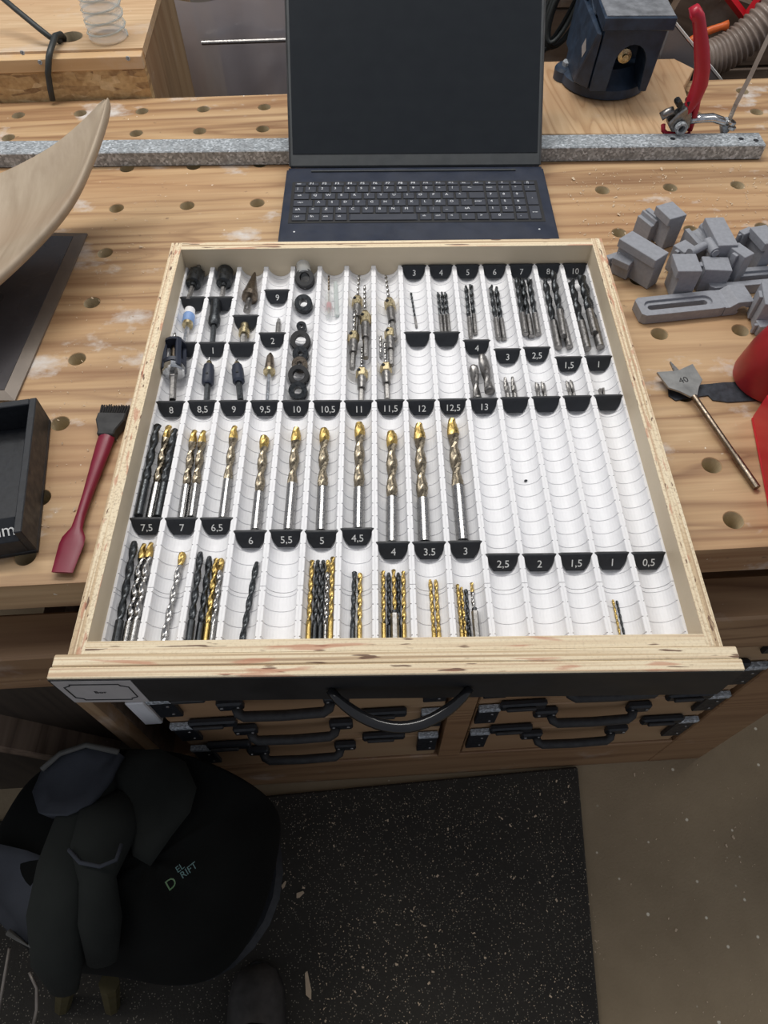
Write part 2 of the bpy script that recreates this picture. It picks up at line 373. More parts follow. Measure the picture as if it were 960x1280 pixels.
# ------------------------------------------------------------------ cabinet under the bench with tool cases
CY0 = -.57
cab = thing('tool_cabinet', 'low timber cabinet under the bench holding stacked wooden tool cases', 'cabinet', (.43, -.4, FZ))
CO = Vector((.43, -.4, FZ))
def cput(mb, name, m, **kw):
    o = mb.obj(name, m, cab, **kw); o.location = -CO; return o
cput(MB().bx(.005, .8695, CY0, CY0 + .03, FZ + .0005, -.746), 'base_rail', M['beam'], bevel=.002)
cput(MB().bx(-.082, .8695, CY0 + .0305, -.10, -.764, -.746), 'bottom_panel', M['case'])
cput(MB().bx(-.082, -.056, CY0, -.10, FZ + .0005, -.765), 'side_panel', M['rough_board'])
cput(MB().bx(-.078, -.058, CY0, CY0 + .02, -.745, -.215), 'side_edge', M['rough_board'])
cput(MB().bx(-.082, -.056, CY0 + .0202, -.10, -.745, -.215), 'side_panel', M['dark_wood'])  # inner side in darker timber, shade of the recess put into the colour
cput(MB().bx(.430, .468, CY0 - .003, -.10, -.745, -.215), 'divider', M['beam'])
cput(MB().bx(-.0555, .8695, -.10, -.085, -.745, -.215), 'back_panel', M['dark_wood'])

def case_parts(W, H, D):
    """wooden tool case seen from its front: body, lid seam, two toggle latches, bow handle, corner plates"""
    def mk(root):
        MB().bx(0, W, 0, D, 0, H * .80).obj('body', M['case'], root, bevel=.0015)
        MB().bx(0, W, .001, D, H * .80 + .0012, H).obj('lid', M['case'], root, bevel=.0015)
        for x in (.032, .284):
            l = MB().box((x + .035, -.006, H + .002), (.070, .011, .022)).obj('latch', M['black'], root, bevel=.003)
            MB().box((x + .030, -.0145, H + .006), (.044, .005, .009)).obj('catch', M['rubber'], l, bevel=.0015)
            for dx in (-.008, .008): MB().lathe([(0, .0022), (.001, .0018)], (x + .035 + dx, -.0116, H - .006), (0, -1, 0), 8).obj('rivet', M['grey_steel'], l)
        zb = H - .048
        h = MB().tube([(.116, -.010, zb + .004), (.119, -.018, zb), (.126, -.022, zb - .002), (.18, -.023, zb - .003), (.236, -.022, zb - .002), (.243, -.018, zb), (.246, -.010, zb + .004)], .0075, 8).obj('handle', M['rubber'], root, smooth=True)
        for x in (.108, .254):
            bkt = MB().box((x, -.0065, zb + .008), (.036, .012, .026)).obj('handle_bracket', M['black'], root, bevel=.003)
            for dx in (-.011, .011): MB().lathe([(0, .003), (.0012, .0024)], (x + dx, -.0127, zb + .008), (0, -1, 0), 8).obj('bolt', M['grey_steel'], bkt)
        for x in (.018, W - .019):
            p = MB().box((x, -.004, H * .60), (.033, .007, H * .52)).obj('corner_plate', M['black'], root, bevel=.001)
            MB().box((x, -.005, H * .92), (.033, .009, .012)).obj('cap_strip', M['galv'], p, bevel=.001)
            for dz in (.45, .72): MB().lathe([(0, .0025), (.001, .002)], (x + .006, -.0077, H * dz), (0, -1, 0), 8).obj('bolt', M['grey_steel'], p)
    return mk
rows = [(-.7445, .158, 'lowest'), (-.5855, .124, 'second lowest'), (-.4605, .122, 'third lowest'), (-.3375, .118, 'topmost')]
for bay, x0, W, side in ((0, .012, .412, 'left'), (1, .474, .388, 'right')):
    for z, H, nm in rows:
        c = thing('tool_case', '%s wooden tool case with black latches in the %s cabinet bay' % (nm, side), 'case', (x0, CY0 + .004, z), (0, 0, 0), 'wooden tool cases in the bench cabinet')
        case_parts(W, H - .001, .42)(c)
o = MB().box((0, 0, 0), (.028, .012, .10)).obj('white_bracket', M['white'], bevel=.002); o.location = (-.022, -.55, -.455)
MB().box((0, .03, -.047), (.028, .05, .006)).obj('flange', M['white'], o)
tag(o, 'white angle bracket standing beside the left side of the tool cases', 'bracket')

# ------------------------------------------------------------------ floor mat, shavings
pa, pb = at(720, 957, FZ), at(748, 1290, FZ)
mat_ob = MB().prism([(-.75, -.62), (pa.x, pa.y - .004), (pb.x + (pb.x - pa.x), pb.y + (pb.y - pa.y)), (-.75, -1.40)], FZ + .0004, FZ + .014).obj('floor_mat', M['mat'], bevel=.004)
mat_ob.data.transform(Matrix.Identity(4))
tag(mat_ob, 'black rubber work mat littered with pale chips in front of the bench', 'mat')
def chips(name, label, n, area_fn, s0, s1, m):
    mb = MB()
    for _ in range(n):
        x, y, z = area_fn(); a = random.random() * PI; l = random.uniform(s0, s1) * (1 if random.random() < .93 else 2.2); k = random.uniform(.25, .8); h = random.uniform(.0004, .0018)
        c, s_ = math.cos(a), math.sin(a)
        vs_ = [mb.v((x + c * u * l - s_ * v * l * k, y + s_ * u * l + c * v * l * k, z + h * (1 + u))) for u, v in ((-.5, -.3), (.5, -.5), (.4, .5), (-.5, .4))]
        mb.f(vs_)
    bm = mb.bm; me = bpy.data.meshes.new(name); bm.to_mesh(me); bm.free(); me.materials.append(m)
    return tag(put(name, me), label, 'chips', kind='stuff')
def on_mat(): 
    y = random.uniform(-1.25, -.60); x = random.uniform(.0, .66 if y < -.9 else .70)
    if x < .18 and y < -.8: x += .2
    return (x, y, FZ + .0142)
chips('mat_shavings', 'fine pale wood chips scattered over the black mat', 3200, on_mat, .0008, .0026, M['chip'])
chips('floor_shavings', 'fine pale chips on the bare concrete floor', 260, lambda: (random.uniform(.76, 1.3), random.uniform(-1.2, -.58), FZ + .0003), .001, .0035, M['chip'])
for (px, py, l, wd, rz, lab) in ((385, 1232, .042, .010, 1.7, 'long pale wood sliver on the mat near the boot'), (375, 1118, .016, .009, .4, 'small orange wood chip on the mat beside the jacket'), (355, 1106, .014, .006, 1.0, 'short pale wood chip against the edge of the jacket')):
    p = at(px, py, FZ + .0155)
    o = MB().prism([(-.5 * l, -.3 * wd), (-.2 * l, -.5 * wd), (.5 * l, -.15 * wd), (.45 * l, .3 * wd), (-.3 * l, .5 * wd)], 0, .0012).obj('wood_chip', M['chip']); o.location = p; o.rotation_euler = (0, .05, rz)
    tag(o, lab, 'chip')

# ------------------------------------------------------------------ rail across the bench
pL, pR = at(-160, 212.5, 0), at(950, 200, 0)
dirv = (pR - pL); L = dirv.length; rz = math.atan2(dirv.y, dirv.x)
rail = thing('steel_rail', 'long galvanised square steel rail lying across the bench behind the laptop', 'rail', pL, (0, 0, rz))
MB().bx(0, L, 0, .034, .0004, .022).obj('tube', M['galv'], rail, bevel=.0015)
for x, y in ((L - .012, .012), (L - .032, .017), (L - .13, .019)):
    MB().lathe([(0, .0038), (.0003, .0038)], (x, y, .0220), (0, 0, 1), 12).obj('bolt_hole', M['black'], rail)

# ================================================================== LAPTOP
lt = .018
a, b = at(347, 299, lt), at(700, 296.5, lt)
lx = (b - a).normalized(); ang = math.atan2(lx.y, lx.x); LW = (b - a).length
hl = at(352, 209, lt); LD = (hl - a).dot(Vector((-lx.y, lx.x, 0)))
org = Vector((*(a - Vector((-lx.y, lx.x, 0)) * .045).to_2d(), .0005))
LD += .045
lap = thing('laptop', 'open dark blue laptop with a blank screen and numeric keypad behind the drawer', 'laptop', org, (0, 0, ang))
MB().bx(0, LW, 0, LD, 0, lt - .0005).obj('base', M['navy'], lap, bevel=.003, seg=2)
MB().bx(.035, LW - .040, LD - .0135, LD - .011, lt - .0005, lt + .0012).obj('hinge_cover', M['bezel'], lap)
MB().bx(LW * .30, LW * .60, .002, .052, lt - .0008, lt - .0002).obj('touchpad', M['navy'], lap)
def lp(px, py):
    p = at(px, py, lt) - org; c, s_ = math.cos(-ang), math.sin(-ang); return Vector((c * p.x - s_ * p.y, s_ * p.x + c * p.y))
k0 = lp(363, 277); k1 = lp(678, 271); kt = lp(366, 229.5)
kx0, ky0 = k0.x, k0.y - .001; KW = k1.x - k0.x; KH = (kt.y - k0.y) + .001
MB().bx(kx0 - .003, kx0 + KW + .003, ky0 - .003, ky0 + KH + .003, lt - .0006, lt - .0001).obj('keyboard_bed', M['blackboard'], lap)
rh = KH / 5.55
pit = KW / 18.7
layout = [
    (0, 1.0, [(1.15, 'ctrl'), (1, 'fn'), (1, 'win'), (1, 'alt'), (5.15, ''), (1, 'alt'), (1, 'ctrl'), (1, '<'), (1.15, '^'), (1, '>'), (1.85, '0'), (1, ',')]),
    (1, 1.0, [(1.2, 'aA'), (1, '<'), (1, 'Z'), (1, 'X'), (1, 'C'), (1, 'V'), (1, 'B'), (1, 'N'), (1, 'M'), (1, ';'), (1, ':'), (1, '_'), (2.45, 'aA'), (1, '1'), (1, '2'), (1, '3')]),
    (2, 1.0, [(1.6, 'caps'), (1, 'A'), (1, 'S'), (1, 'D'), (1, 'F'), (1, 'G'), (1, 'H'), (1, 'J'), (1, 'K'), (1, 'L'), (1, 'AE'), (1, 'O'), (1, "'"), (1.0, 'enter'), (1, '4'), (1, '5'), (1, '6')]),
    (3, 1.0, [(1.3, 'tab'), (1, 'Q'), (1, 'W'), (1, 'E'), (1, 'R'), (1, 'T'), (1, 'Y'), (1, 'U'), (1, 'I'), (1, 'O'), (1, 'P'), (1, 'A'), (1, '^'), (1.35, ''), (1, '7'), (1, '8'), (1, '9')]),
    (4, 1.0, [(.8, '|'), (1, '1'), (1, '2'), (1, '3'), (1, '4'), (1, '5'), (1, '6'), (1, '7'), (1, '8'), (1, '9'), (1, '0'), (1, '+'), (1, '?'), (1.85, '<-'), (1, 'num'), (1, '/'), (1, '*'), (1, '-')]),
    (5, .55, [(1, 'esc')] + [(.99, 'F%d' % k) for k in range(1, 13)] + [(1, 'ins'), (1, 'del'), (1, 'o'), (1, '+'), (1, '>'), (1, '||')]),
]
_km = {}
for r, hk, keys in layout:
    x = kx0; tot = sum(k for k, _ in keys); unit = (KW if r in (4, 5) else KW - pit * .98) / tot
    for kw, ch in keys:
        w_ = kw * unit; key = (round(w_, 5), hk)
        if key not in _km: _km[key] = MB().box((0, 0, .0007), (w_ - .0024, rh * hk - .0024, .0014), taper=.95).mesh('key', M['key'], bevel=.0004)
        o = put('key', _km[key], lap); o.location = (x + w_ / 2, ky0 + rh * (r + hk / 2), lt - .0001)
        if ch:
            t = put('legend', text_mesh(ch, .0062 if len(ch) < 3 else .0044, M['keyink']), o); t.location = (-w_ * .12 if w_ > .013 else 0, rh * hk * .10, .00145)
        x += w_
for y0, y1, ch in ((0, 2, 'enter'), (2, 4, '+')):
    o = MB().box((0, 0, .0007), (pit * .98 - .0024, rh * (y1 - y0) - .0024, .0014), taper=.95).obj('key', M['key'], lap, bevel=.0004); o.location = (kx0 + KW - pit * .49, ky0 + rh * (y0 + y1) / 2, lt - .0001)
    t = put('legend', text_mesh(ch, .0034, M['keyink']), o); t.location = (0, 0, .00145)
# lid, tilted far back
tilt = math.radians(137); LH = .232
lid = bpy.data.objects.new('lid', None)
lidm = MB().bx(.004, LW - .004, 0, .006, 0, LH).obj('screen_lid', M['bezel'], lap, bevel=.002)
lidm.location = (0, LD - .004, lt + .0015); lidm.rotation_euler = (-(tilt - PI / 2), 0, 0)
bpy.data.objects.remove(lid)
MB().bx(.0095, LW - .0095, -.0008, .0002, .017, LH - .007).obj('display', M['screen'], lidm)
MB().tube([(.005, -.0006, .001), (.005, -.0006, LH)], .0011, 6).obj('rubber_edge', M['rubber'], lidm)
MB().tube([(LW - .005, -.0006, .001), (LW - .005, -.0006, LH)], .0011, 6).obj('rubber_edge', M['rubber'], lidm)
for x in (.02, LW - .024): MB().lathe([(0, .0014), (.0004, .001)], (x, .06 if x < .1 else .062, lt - .0005), (0, 0, 1), 8).obj('status_lamp', M['keyink'], lap)

# ================================================================== DRAWER
TH = -.0454; DC = Vector((.349, -.4235, .0005))
DM = Matrix.Translation(DC) @ Matrix.Rotation(TH, 4, 'Z')
DI = DM.inverted()
def dl(px, py, z): return DI @ at(px, py, z)
dr = thing('drawer', 'open birch plywood drawer with a black front lying on the bench', 'drawer', DC, (0, 0, TH))
HX, YB, YF, H = .2545, .2560, -.2565, .052
WT = .0125
MB().bx(-HX + .001, HX - .001, YF + .001, YB - .001, .0, .0085).obj('bottom_panel', M['inner'], dr)
def wall(name, x0, x1, y0, y1, edge):
    p = MB().bx(x0, x1, y0, y1, .0002, H - .0006).obj(name, M['inner'], dr)
    mb = MB()  # slightly wavy laminated top edge
    e = mb.bx(x0, x1, y0, y1, H - .0006, H).obj('laminated_edge', M[edge], p)
wall('side_wall', -HX, -HX + WT, YF, YB, 'edge_y'); wall('side_wall', HX - WT, HX, YF, YB, 'edge_y')
wall('back_wall', -HX + WT, HX - WT, YB - WT, YB, 'edge_x'); wall('front_wall', -HX + WT, HX - WT, YF, YF + .0105, 'edge_x')
for i, (y1, y0, hx, m) in enumerate(((-.2568, -.2668, .2645, 'edge_x'), (-.2669, -.2760, .2662, 'edge_x'))):
    MB().bx(-hx, hx, y0, y1, -.002, H + .0008 - i * .0004).obj('front_panel', M['edge_x'], dr, bevel=.0008)
MB().bx(-.2658, .2658, -.2768, -.27605, -.002, H - .0015).obj('black_facing', M['blackboard'], dr)
# label card with an ornamental border
cdx = DI @ atY(96, 872, -.70)
card = MB().bx(-.2640, -.203, -.2774, -.27685, -.0005, H - .003).obj('label_card', M['card'], dr)
x0, x1, z0, z1, k, q = -.2585, -.2085, .0065, .0425, .006, .0007
pts = [(x0 + k, z0), (x1 - k, z0), (x1 - k * .9, z0 + k * .5), (x1, z0 + k), (x1, z1 - k), (x1 - k * .9, z1 - k * .5), (x1 - k, z1), (x0 + k, z1), (x0 + k * .9, z1 - k * .5), (x0, z1 - k), (x0, z0 + k), (x0 + k * .9, z0 + k * .5), (x0 + k, z0)]
MB().tube([(x, -.27755, z) for x, z in pts], .0006, 4).obj('printed_border', M['dark_ink'], card)
t = put('lettering', text_mesh('Bor', .0065, M['dark_ink']), card); t.location = (-.2345, -.2776, .024); t.rotation_euler = (PI / 2, 0, 0)
# bow handle
hp = []
z_h = .026
hA, hB = DI @ atY(412, 868, -.702), DI @ atY(586, 868, -.705)
mid = DI @ at(497, 908, .018)
for k in range(19):
    u = k / 18; x = hA.x + (hB.x - hA.x) * u; s_ = math.sin(PI * u) ** .8
    hp.append((x, -.2772 + (mid.y + .2772) * s_, hA.z * (1 - s_ * .35) ))
MB().tube(hp, [.0036 + .0012 * min(1, math.sin(PI * k / 18) * 2) for k in range(19)], 12).obj('handle', plain('black_enamel', (.012, .012, .013), .18, 0, .2, 60, .05), dr, smooth=True)

# ------------------------------------------------------------------ organiser troughs (15 columns x 3 sections)
P, RZ, R = .0323, .027, .0134
rack = thing('drill_organizer', 'white printed organiser with fifteen grooved troughs filling the drawer', 'organizer', DM @ Vector((0, 0, .0090)), (0, 0, TH))
def trough(y0, y1, grooves):
    """half-round channel, grooved across for the marker plates"""
    n = 14
    def sec(y, e):   # e: groove depth
        r = R + e * .0007; c = RZ - .009
        pts = [(-P / 2 + .00005, 0), (-P / 2 + .00005, c)]
        if e: pts += [(-r - .0006, c), (-r - .0006, c - .0022)]
        else: pts += [(-r - .0004, c), (-r, c - .0005)]
        for k in range(n + 1):
            a = PI + PI * (k + .0) / n * .96 + PI * .02
            pts.append((r * math.cos(a), c - .0008 + r * math.sin(a) * .985))
        if e: pts += [(r + .0006, c - .0022), (r + .0006, c)]
        else: pts += [(r, c - .0005), (r + .0004, c)]
        pts += [(P / 2 - .00005, c), (P / 2 - .00005, 0)]
        return [(x, y, z) for x, z in pts]
    g = .00055; rs = [sec(y0, 0)]
    for q in sorted(grooves):
        if y0 + .002 < q < y1 - .002: rs += [sec(q - g, 0), sec(q - g + .00005, 1), sec(q + g - .00005, 1), sec(q + g, 0)]
    rs.append(sec(y1, 0))
    return MB().rings(rs).mesh('trough', M['white'])
secs = [(-.2455, -.1868, [-.1623 - .0142 * k for k in range(1, 6)]), (-.1862, .0158, [.0262 - .0142 * k for k in range(1, 15)]), (.0164, .2432, [.0262] + [.0345 + .0135 * k for k in range(0, 16)])]
secs = [(a_, b_, trough(a_, b_, g_)) for a_, b_, g_ in secs]
for c in range(15):
    for y0, y1, me in secs: put('trough', me, rack).location = ((c - 7) * P, 0, 0)

# ------------------------------------------------------------------ size markers
def marker_mesh():
    o2 = [(-.0128, 0), (.0128, 0), (.0134, .0004), (.0156, .0010), (.0134, .0019), (.0127, .0052), (.0112, .0076), (.0080, .0112), (-.0080, .0112), (-.0112, .0076), (-.0127, .0052), (-.0134, .0019), (-.0156, .0010), (-.0134, .0004)]
    def fr(d): return -(.0022 + d * .95)
    ztop = RZ + .0016
    rs = [[(x, 0, ztop - d) for x, d in o2], [(x, (fr(d) if abs(x) < .015 else -.0009), ztop - d) for x, d in o2]]
    return MB().rings(rs).mesh('plate', M['black'], bevel=.0003)
MK = marker_mesh()
mk = [  # text, column, px, py, where
    ('8', 0, 213, 512, 'in the long middle row'), ('8,5', 1, 251, 511, 'in the long middle row'), ('9', 2, 291, 511, 'in the long middle row'), ('9,5', 3, 330, 511, 'in the long middle row'), ('10', 4, 370, 511, 'in the long middle row'),
    ('10,5', 5, 409, 511, 'in the long middle row'), ('11', 6, 448, 511, 'in the long middle row'), ('11,5', 7, 487, 510, 'in the long middle row'), ('12', 8, 526, 510, 'in the long middle row'), ('12,5', 9, 564, 509, 'in the long middle row'), ('13', 10, 603, 508, 'in the long middle row'),
    ('', 11, 644, 507, 'in the long middle row just right of the 13'), ('', 12, 684, 506, 'in the long middle row, third from the right wall'), ('', 13, 724, 505, 'in the long middle row, second from the right wall'), ('', 14, 764, 504, 'in the long middle row beside the right wall'),
    ('7,5', 0, 181, 658, 'in the front stepped row'), ('7', 1, 225, 658, 'in the front stepped row'), ('6,5', 2, 268, 658, 'in the front stepped row'), ('6', 3, 313, 674, 'in the front stepped row'), ('5,5', 4, 356, 673, 'in the front stepped row'), ('5', 5, 403, 674, 'in the front stepped row'), ('4,5', 6, 446, 671, 'in the front stepped row'),
    ('4', 7, 491, 688, 'in the front stepped row'), ('3.5', 8, 537, 688, 'in the front stepped row'), ('3', 9, 581, 687, 'in the front stepped row'), ('2,5', 10, 630, 703, 'in the front stepped row'), ('2', 11, 676, 703, 'in the front stepped row'), ('1,5', 12, 722, 702, 'in the front stepped row'), ('1', 13, 767, 701, 'in the front stepped row'), ('0,5', 14, 814, 701, 'in the front stepped row'),
    ('', 0, 237, 381, 'at the back of the leftmost trough'), ('', 1, 272, 381, 'at the back of the second trough from left'), ('', 2, 304, 404, 'in the third trough, below the cone bit'), ('9', 3, 344, 372, 'at the back of the fourth trough'), ('2', 3, 340, 426, 'in the fourth trough above the burr'),
    ('2', 0, 228, 438, 'in the leftmost trough, half hidden by the caged bit'), ('1', 1, 264, 438, 'in the second trough from the left'), ('', 2, 301, 438, 'in the third trough above the countersink'),
    ('3', 8, 516, 340, 'against the back wall'), ('4', 9, 550, 339, 'against the back wall'), ('5', 10, 583, 338, 'against the back wall'), ('6', 11, 617, 338, 'against the back wall'), ('7', 12, 653, 337, 'against the back wall'), ('8', 13, 686, 337, 'against the back wall'), ('10', 14, 719, 336, 'against the back wall in the right corner'),
    ('', 8, 522, 425, 'in front of the single thin 3 brad bit'), ('', 9, 559, 425, 'in front of the three 4 brad bits'), ('4', 10, 596, 435, 'behind the pair of round nosed cutters'), ('3', 11, 634, 446, 'in the right half of the drawer, halfway back'), ('2,5', 12, 672, 444, 'in the right half of the drawer, halfway back'), ('1,5', 13, 711, 456, 'in the right half of the drawer, halfway back'), ('1', 14, 749, 455, 'in the right half of the drawer beside the right wall')]
slope = math.atan2(1, .72)
for txt, c, px, py, where in mk:
    v = dl(px, py, .0205)
    o = thing('size_marker', ('black size marker reading %s %s' % (WORDS[txt], where)) if txt else ('blank black size marker %s' % where), 'marker', DM @ Vector(((c - 7) * P, min(v.y + .0050, .2425), -.0003)), (0, 0, TH), 'black size markers in the organiser')
    put('plate', MK, o)
    if txt:
        t = put('lettering', text_mesh(txt, .0094, M['ink'], ext=.00008), o); dd = .0062
        t.location = (.0004, -(.0022 + dd * .95) - .0002, RZ + .0016 - dd + .00016); t.rotation_euler = (math.atan2(1, .95), 0, 0)

# ------------------------------------------------------------------ drill bits
def section(r, a, flute=.5, n=14, lobes=2):
    o = []
    for k in range(n):
        th = 2 * PI * k / n
        c = abs(math.cos(th * lobes / 2)); rr = r * (1 - flute * (1 - c) ** .8)
        o.append((rr * math.cos(th + a), rr * math.sin(th + a)))
    return o
_bits = {}
def twist_mesh(r, L, t0, t1, mat, lead, point=None, flute=.52, lobes=2):
    """fluted length from t0 to t1 of a bit lying along +X"""
    k = ('t', round(r, 5), round(t0, 4), round(t1, 4), mat, round(lead, 4), point, flute, lobes)
    if k in _bits: return _bits[k]
    n = 14; st = max(4, int((t1 - t0) / (lead / 11))); rs = []
    for i in range(st + 1):
        x = t0 + (t1 - t0) * i / st; rs.append([(x, p, q) for p, q in section(r, 2 * PI * x / lead, flute, n, lobes)])
    if point == 'cone':
        for u, f in ((.35, .62), (.6, .08)): x = t1 + r * u; rs.append([(x, p * f, q * f) for p, q in section(r, 2 * PI * x / lead, flute * .5, n, lobes)])
    if point == 'brad':
        a = 2 * PI * t1 / lead
        rs.append([(t1 + (r * .6 if abs(math.cos(2 * PI * k_ / n)) > .9 else 0), p, q) for k_, (p, q) in enumerate(section(r, a, flute, n, lobes))])
        rs.append([(t1, p * .45, q * .45) for p, q in section(r, a, .2, n, lobes)]); rs.append([(t1 + r * 1.3, p * .04, q * .04) for p, q in section(r, a, .2, n, lobes)])
    if point == 'ball':
        for u in (.3, .6, .85, 1.0): x = t1 + r * u; f = math.sqrt(max(0, 1 - u * u)) + .03; rs.append([(x, p * f, q * f) for p, q in section(r, 2 * PI * x / lead, flute * (1 - u * .6), n, lobes)])
    me = MB().rings(rs).mesh('flutes', M[mat], smooth='auto'); _bits[k] = me; return me
def shank_mesh(r, t0, t1, mat, n=14):
    k = ('s', round(r, 5), round(t0, 4), round(t1, 4), mat, n)
    if k in _bits: return _bits[k]
    c = min(r * .15, .0006)
    me = MB().lathe([(t0, r - c), (t0 + c, r), (t1 - c, r), (t1, r - c)], (0, 0, 0), (1, 0, 0), n).mesh('shank', M[mat], smooth='auto'); _bits[k] = me; return me
def seat_z(dx, r):
    dx = max(-(R - r), min(R - r, dx)); return RZ - .0008 - math.sqrt(max(0, (R - r) ** 2 - dx * dx)) * .985 + .0002
def lay(o, A, B):
    """put an object whose +X axis runs butt->tip so that it lies from A to B (drawer coordinates)"""
    d = (B - A).normalized(); q = d.to_track_quat('X', 'Z').to_matrix().to_4x4()
    m = DM @ Matrix.Translation(A) @ q; o.location = m.to_translation(); o.rotation_euler = m.to_euler()
STY = {  # flute material, tip material, shank material, tip fraction
    'black': ('oxide', None, 'oxide'), 'amber': ('amber', 'gold', 'steel'), 'gold': ('gold', None, 'gold'), 'chrome': ('steel', 'gold', 'steel'),
    'brad': ('oxide', None, 'grey_steel'), 'steel': ('grey_steel', None, 'grey_steel'), 'bright': ('steel', None, 'steel'), 'brown': ('oxide', None, 'bronze')}
def make_bit(label, cat_group, style, r, L, fl=.64, point='cone', name='drill_bit', lead=None, flute=.52):
    f_, t_, s_ = STY[style]; lead = lead or r * 2 * 5.2
    o = thing(name, label, 'drill bit', (0, 0, 0), (0, 0, 0), cat_group)
    f0 = L * (1 - fl)
    put('shank', shank_mesh(r * .97, 0, f0, s_), o)
    if t_:
        tf = L - max(r * 2.8, L * .15)
        put('flutes', twist_mesh(r, L, f0, tf, f_, lead, None, flute), o)
        put('coated_tip', twist_mesh(r, L, tf, L - r * .6, t_, lead, point, flute), o)
    else: put('flutes', twist_mesh(r, L, f0, L - r * .6, f_, lead, point, flute), o)
    return o
CN = {'black': 'black', 'amber': 'gold tipped', 'gold': 'all gold coated', 'chrome': 'gold tipped bright steel', 'brad': 'dark brad point', 'steel': 'dull grey steel', 'bright': 'bright steel', 'brown': 'black and brown'}
ORD = ['leftmost', 'second from left', 'third from left', 'fourth from left', 'fifth from left', 'sixth from left']
def column(col, where, items, group, fl=.64, point='cone', extend=0, lead=None, noun='twist bit'):
    """items: style, radius, tip pixel, butt pixel, lift"""
    low = [k for k, it in enumerate(items) if not it[4]]
    pos = {}
    for end in (2, 3):
        xs = {}
        for k in low:
            p = dl(*items[k][end], .0205); xs[k] = p.x - (col - 7) * P
        for _ in range(30):
            for a_, b_ in zip(low, low[1:]):
                m_ = (items[a_][1] + items[b_][1]) * .97 - (xs[b_] - xs[a_])
                if m_ > 0: xs[a_] -= m_ / 2; xs[b_] += m_ / 2
            for k in low: rr = R - items[k][1] - .0001; xs[k] = max(-rr, min(rr, xs[k]))
        for k, it in enumerate(items):
            p = dl(*it[end], .0205)
            dx = xs[k] if k in xs else max(-.006, min(.006, p.x - (col - 7) * P))
            z = seat_z(dx, it[1]) + (it[4] if k not in xs else 0)
            pos[(k, end)] = Vector(((col - 7) * P + dx, p.y, z))
    N = len(items)
    for k, it in enumerate(items):
        st, r, tp, bt, lift = it; A, B = pos[(k, 3)], pos[(k, 2)]
        if extend: A.y = -.2440
        L = (B - A).length
        if N == 1: lab = 'single %s %s %s' % (CN[st], noun, where)
        elif lift: lab = '%s %s lying on top of the others %s' % (CN[st], noun, where)
        elif N == 2: lab = '%s %s, %s of two %s' % (CN[st], noun, ('left', 'right')[k], where)
        else:
            nl = len(low); j = low.index(k); lab = '%s %s, %s of %s %s' % (CN[st], noun, ORD[j] if j < nl - 1 or nl < 3 else 'rightmost', {2: 'the lower two', 3: 'three', 4: 'four', 5: 'five', 6: 'six'}[nl], where)
            if nl == 2 and N > 2: lab = '%s %s, %s of the lower pair %s' % (CN[st], noun, ('left', 'right')[j], where)
        if len(wordy(lab).split()) > 16: print('LONG', wordy(lab))
        o = make_bit(lab, group, st, r, L, fl, point, lead=lead)
        lay(o, A, B)
g1 = 'twist drill bits in the middle row'
column(0, 'below the 8 marker', [('black', .0042, (199, 534), (175, 648), 0), ('amber', .0045, (208, 530), (187, 648), 0), ('black', .0042, (217, 537), (196, 648), 0)], g1)
column(1, 'below the 8,5 marker', [('amber', .0043, (243, 537), (226, 648), 0), ('amber', .0043, (254, 537), (239, 648), 0)], g1)
column(2, 'below the 9 marker', [('amber', .0046, (293, 531), (278, 648), 0)], g1, .6)
column(3, 'below the 9,5 marker', [('amber', .0050, (331, 543), (319, 663), 0)], g1, .62)
column(4, 'below the 10 marker', [('amber', .0052, (371, 533), (360, 663), 0)], g1, .57)
column(5, 'below the 10,5 marker', [('amber', .0054, (406, 534), (401, 664), 0)], g1, .60)
column(6, 'below the 11 marker', [('amber', .0056, (450, 527), (448, 662), 0)], g1, .64)
column(7, 'below the 11,5 marker', [('amber', .0058, (490, 538), (490, 679), 0)], g1, .62)
column(8, 'below the 12 marker', [('amber', .0060, (524, 529), (531, 679), 0)], g1, .66)
column(9, 'below the 12,5 marker', [('amber', .0062, (565, 523), (579, 677), 0)], g1, .58)
g2 = 'small drill bits along the front wall'
column(0, 'below the 7,5 marker', [('black', .0037, (170, 677), (145, 802), 0), ('chrome', .0036, (179, 677), (156, 802), 0), ('chrome', .0036, (188, 677), (165, 802), 0)], g2, .72, extend=1)
column(1, 'below the 7 marker', [('chrome', .0035, (228, 688), (202, 801), 0)], g2, .95, extend=1)
column(2, 'below the 6,5 marker', [('black', .0032, (252, 693), (238, 800), 0), ('black', .0032, (260, 693), (247, 800), 0), ('gold', .0030, (269, 695), (256, 800), 0), ('chrome', .0027, (277, 697), (265, 800), 0)], g2, .70, extend=1)
column(3, 'below the 6 marker', [('brown', .0029, (321, 701), (300, 800), 0)], g2, .9, extend=1)
column(5, 'below the 5 marker', [('gold', .0024, (391, 699), (386, 797), 0), ('black', .0025, (398, 697), (393, 797), 0), ('black', .0025, (405, 697), (400, 797), 0), ('chrome', .0023, (410, 698), (406, 797), 0), ('gold', .0024, (415, 699), (412, 797), 0)], g2, .72, extend=1)
column(6, 'below the 4,5 marker', [('black', .0024, (443, 711), (440, 797), 0), ('gold', .0023, (450, 713), (449, 797), 0)], g2, .72, extend=1)
column(7, 'below the 4 marker', [('gold', .0021, (479, 713), (480, 797), 0), ('black', .0022, (486, 713), (487, 797), 0), ('black', .0022, (498, 713), (498, 797), 0), ('gold', .0021, (504, 713), (505, 797), 0), ('gold', .0021, (492, 711), (494, 770), .0042)], g2, .68, extend=1)
column(8, 'below the 3.5 marker', [('gold', .0020, (538, 721), (544, 797), 0), ('gold', .0020, (545, 722), (549, 797), 0)], g2, .75, extend=1)
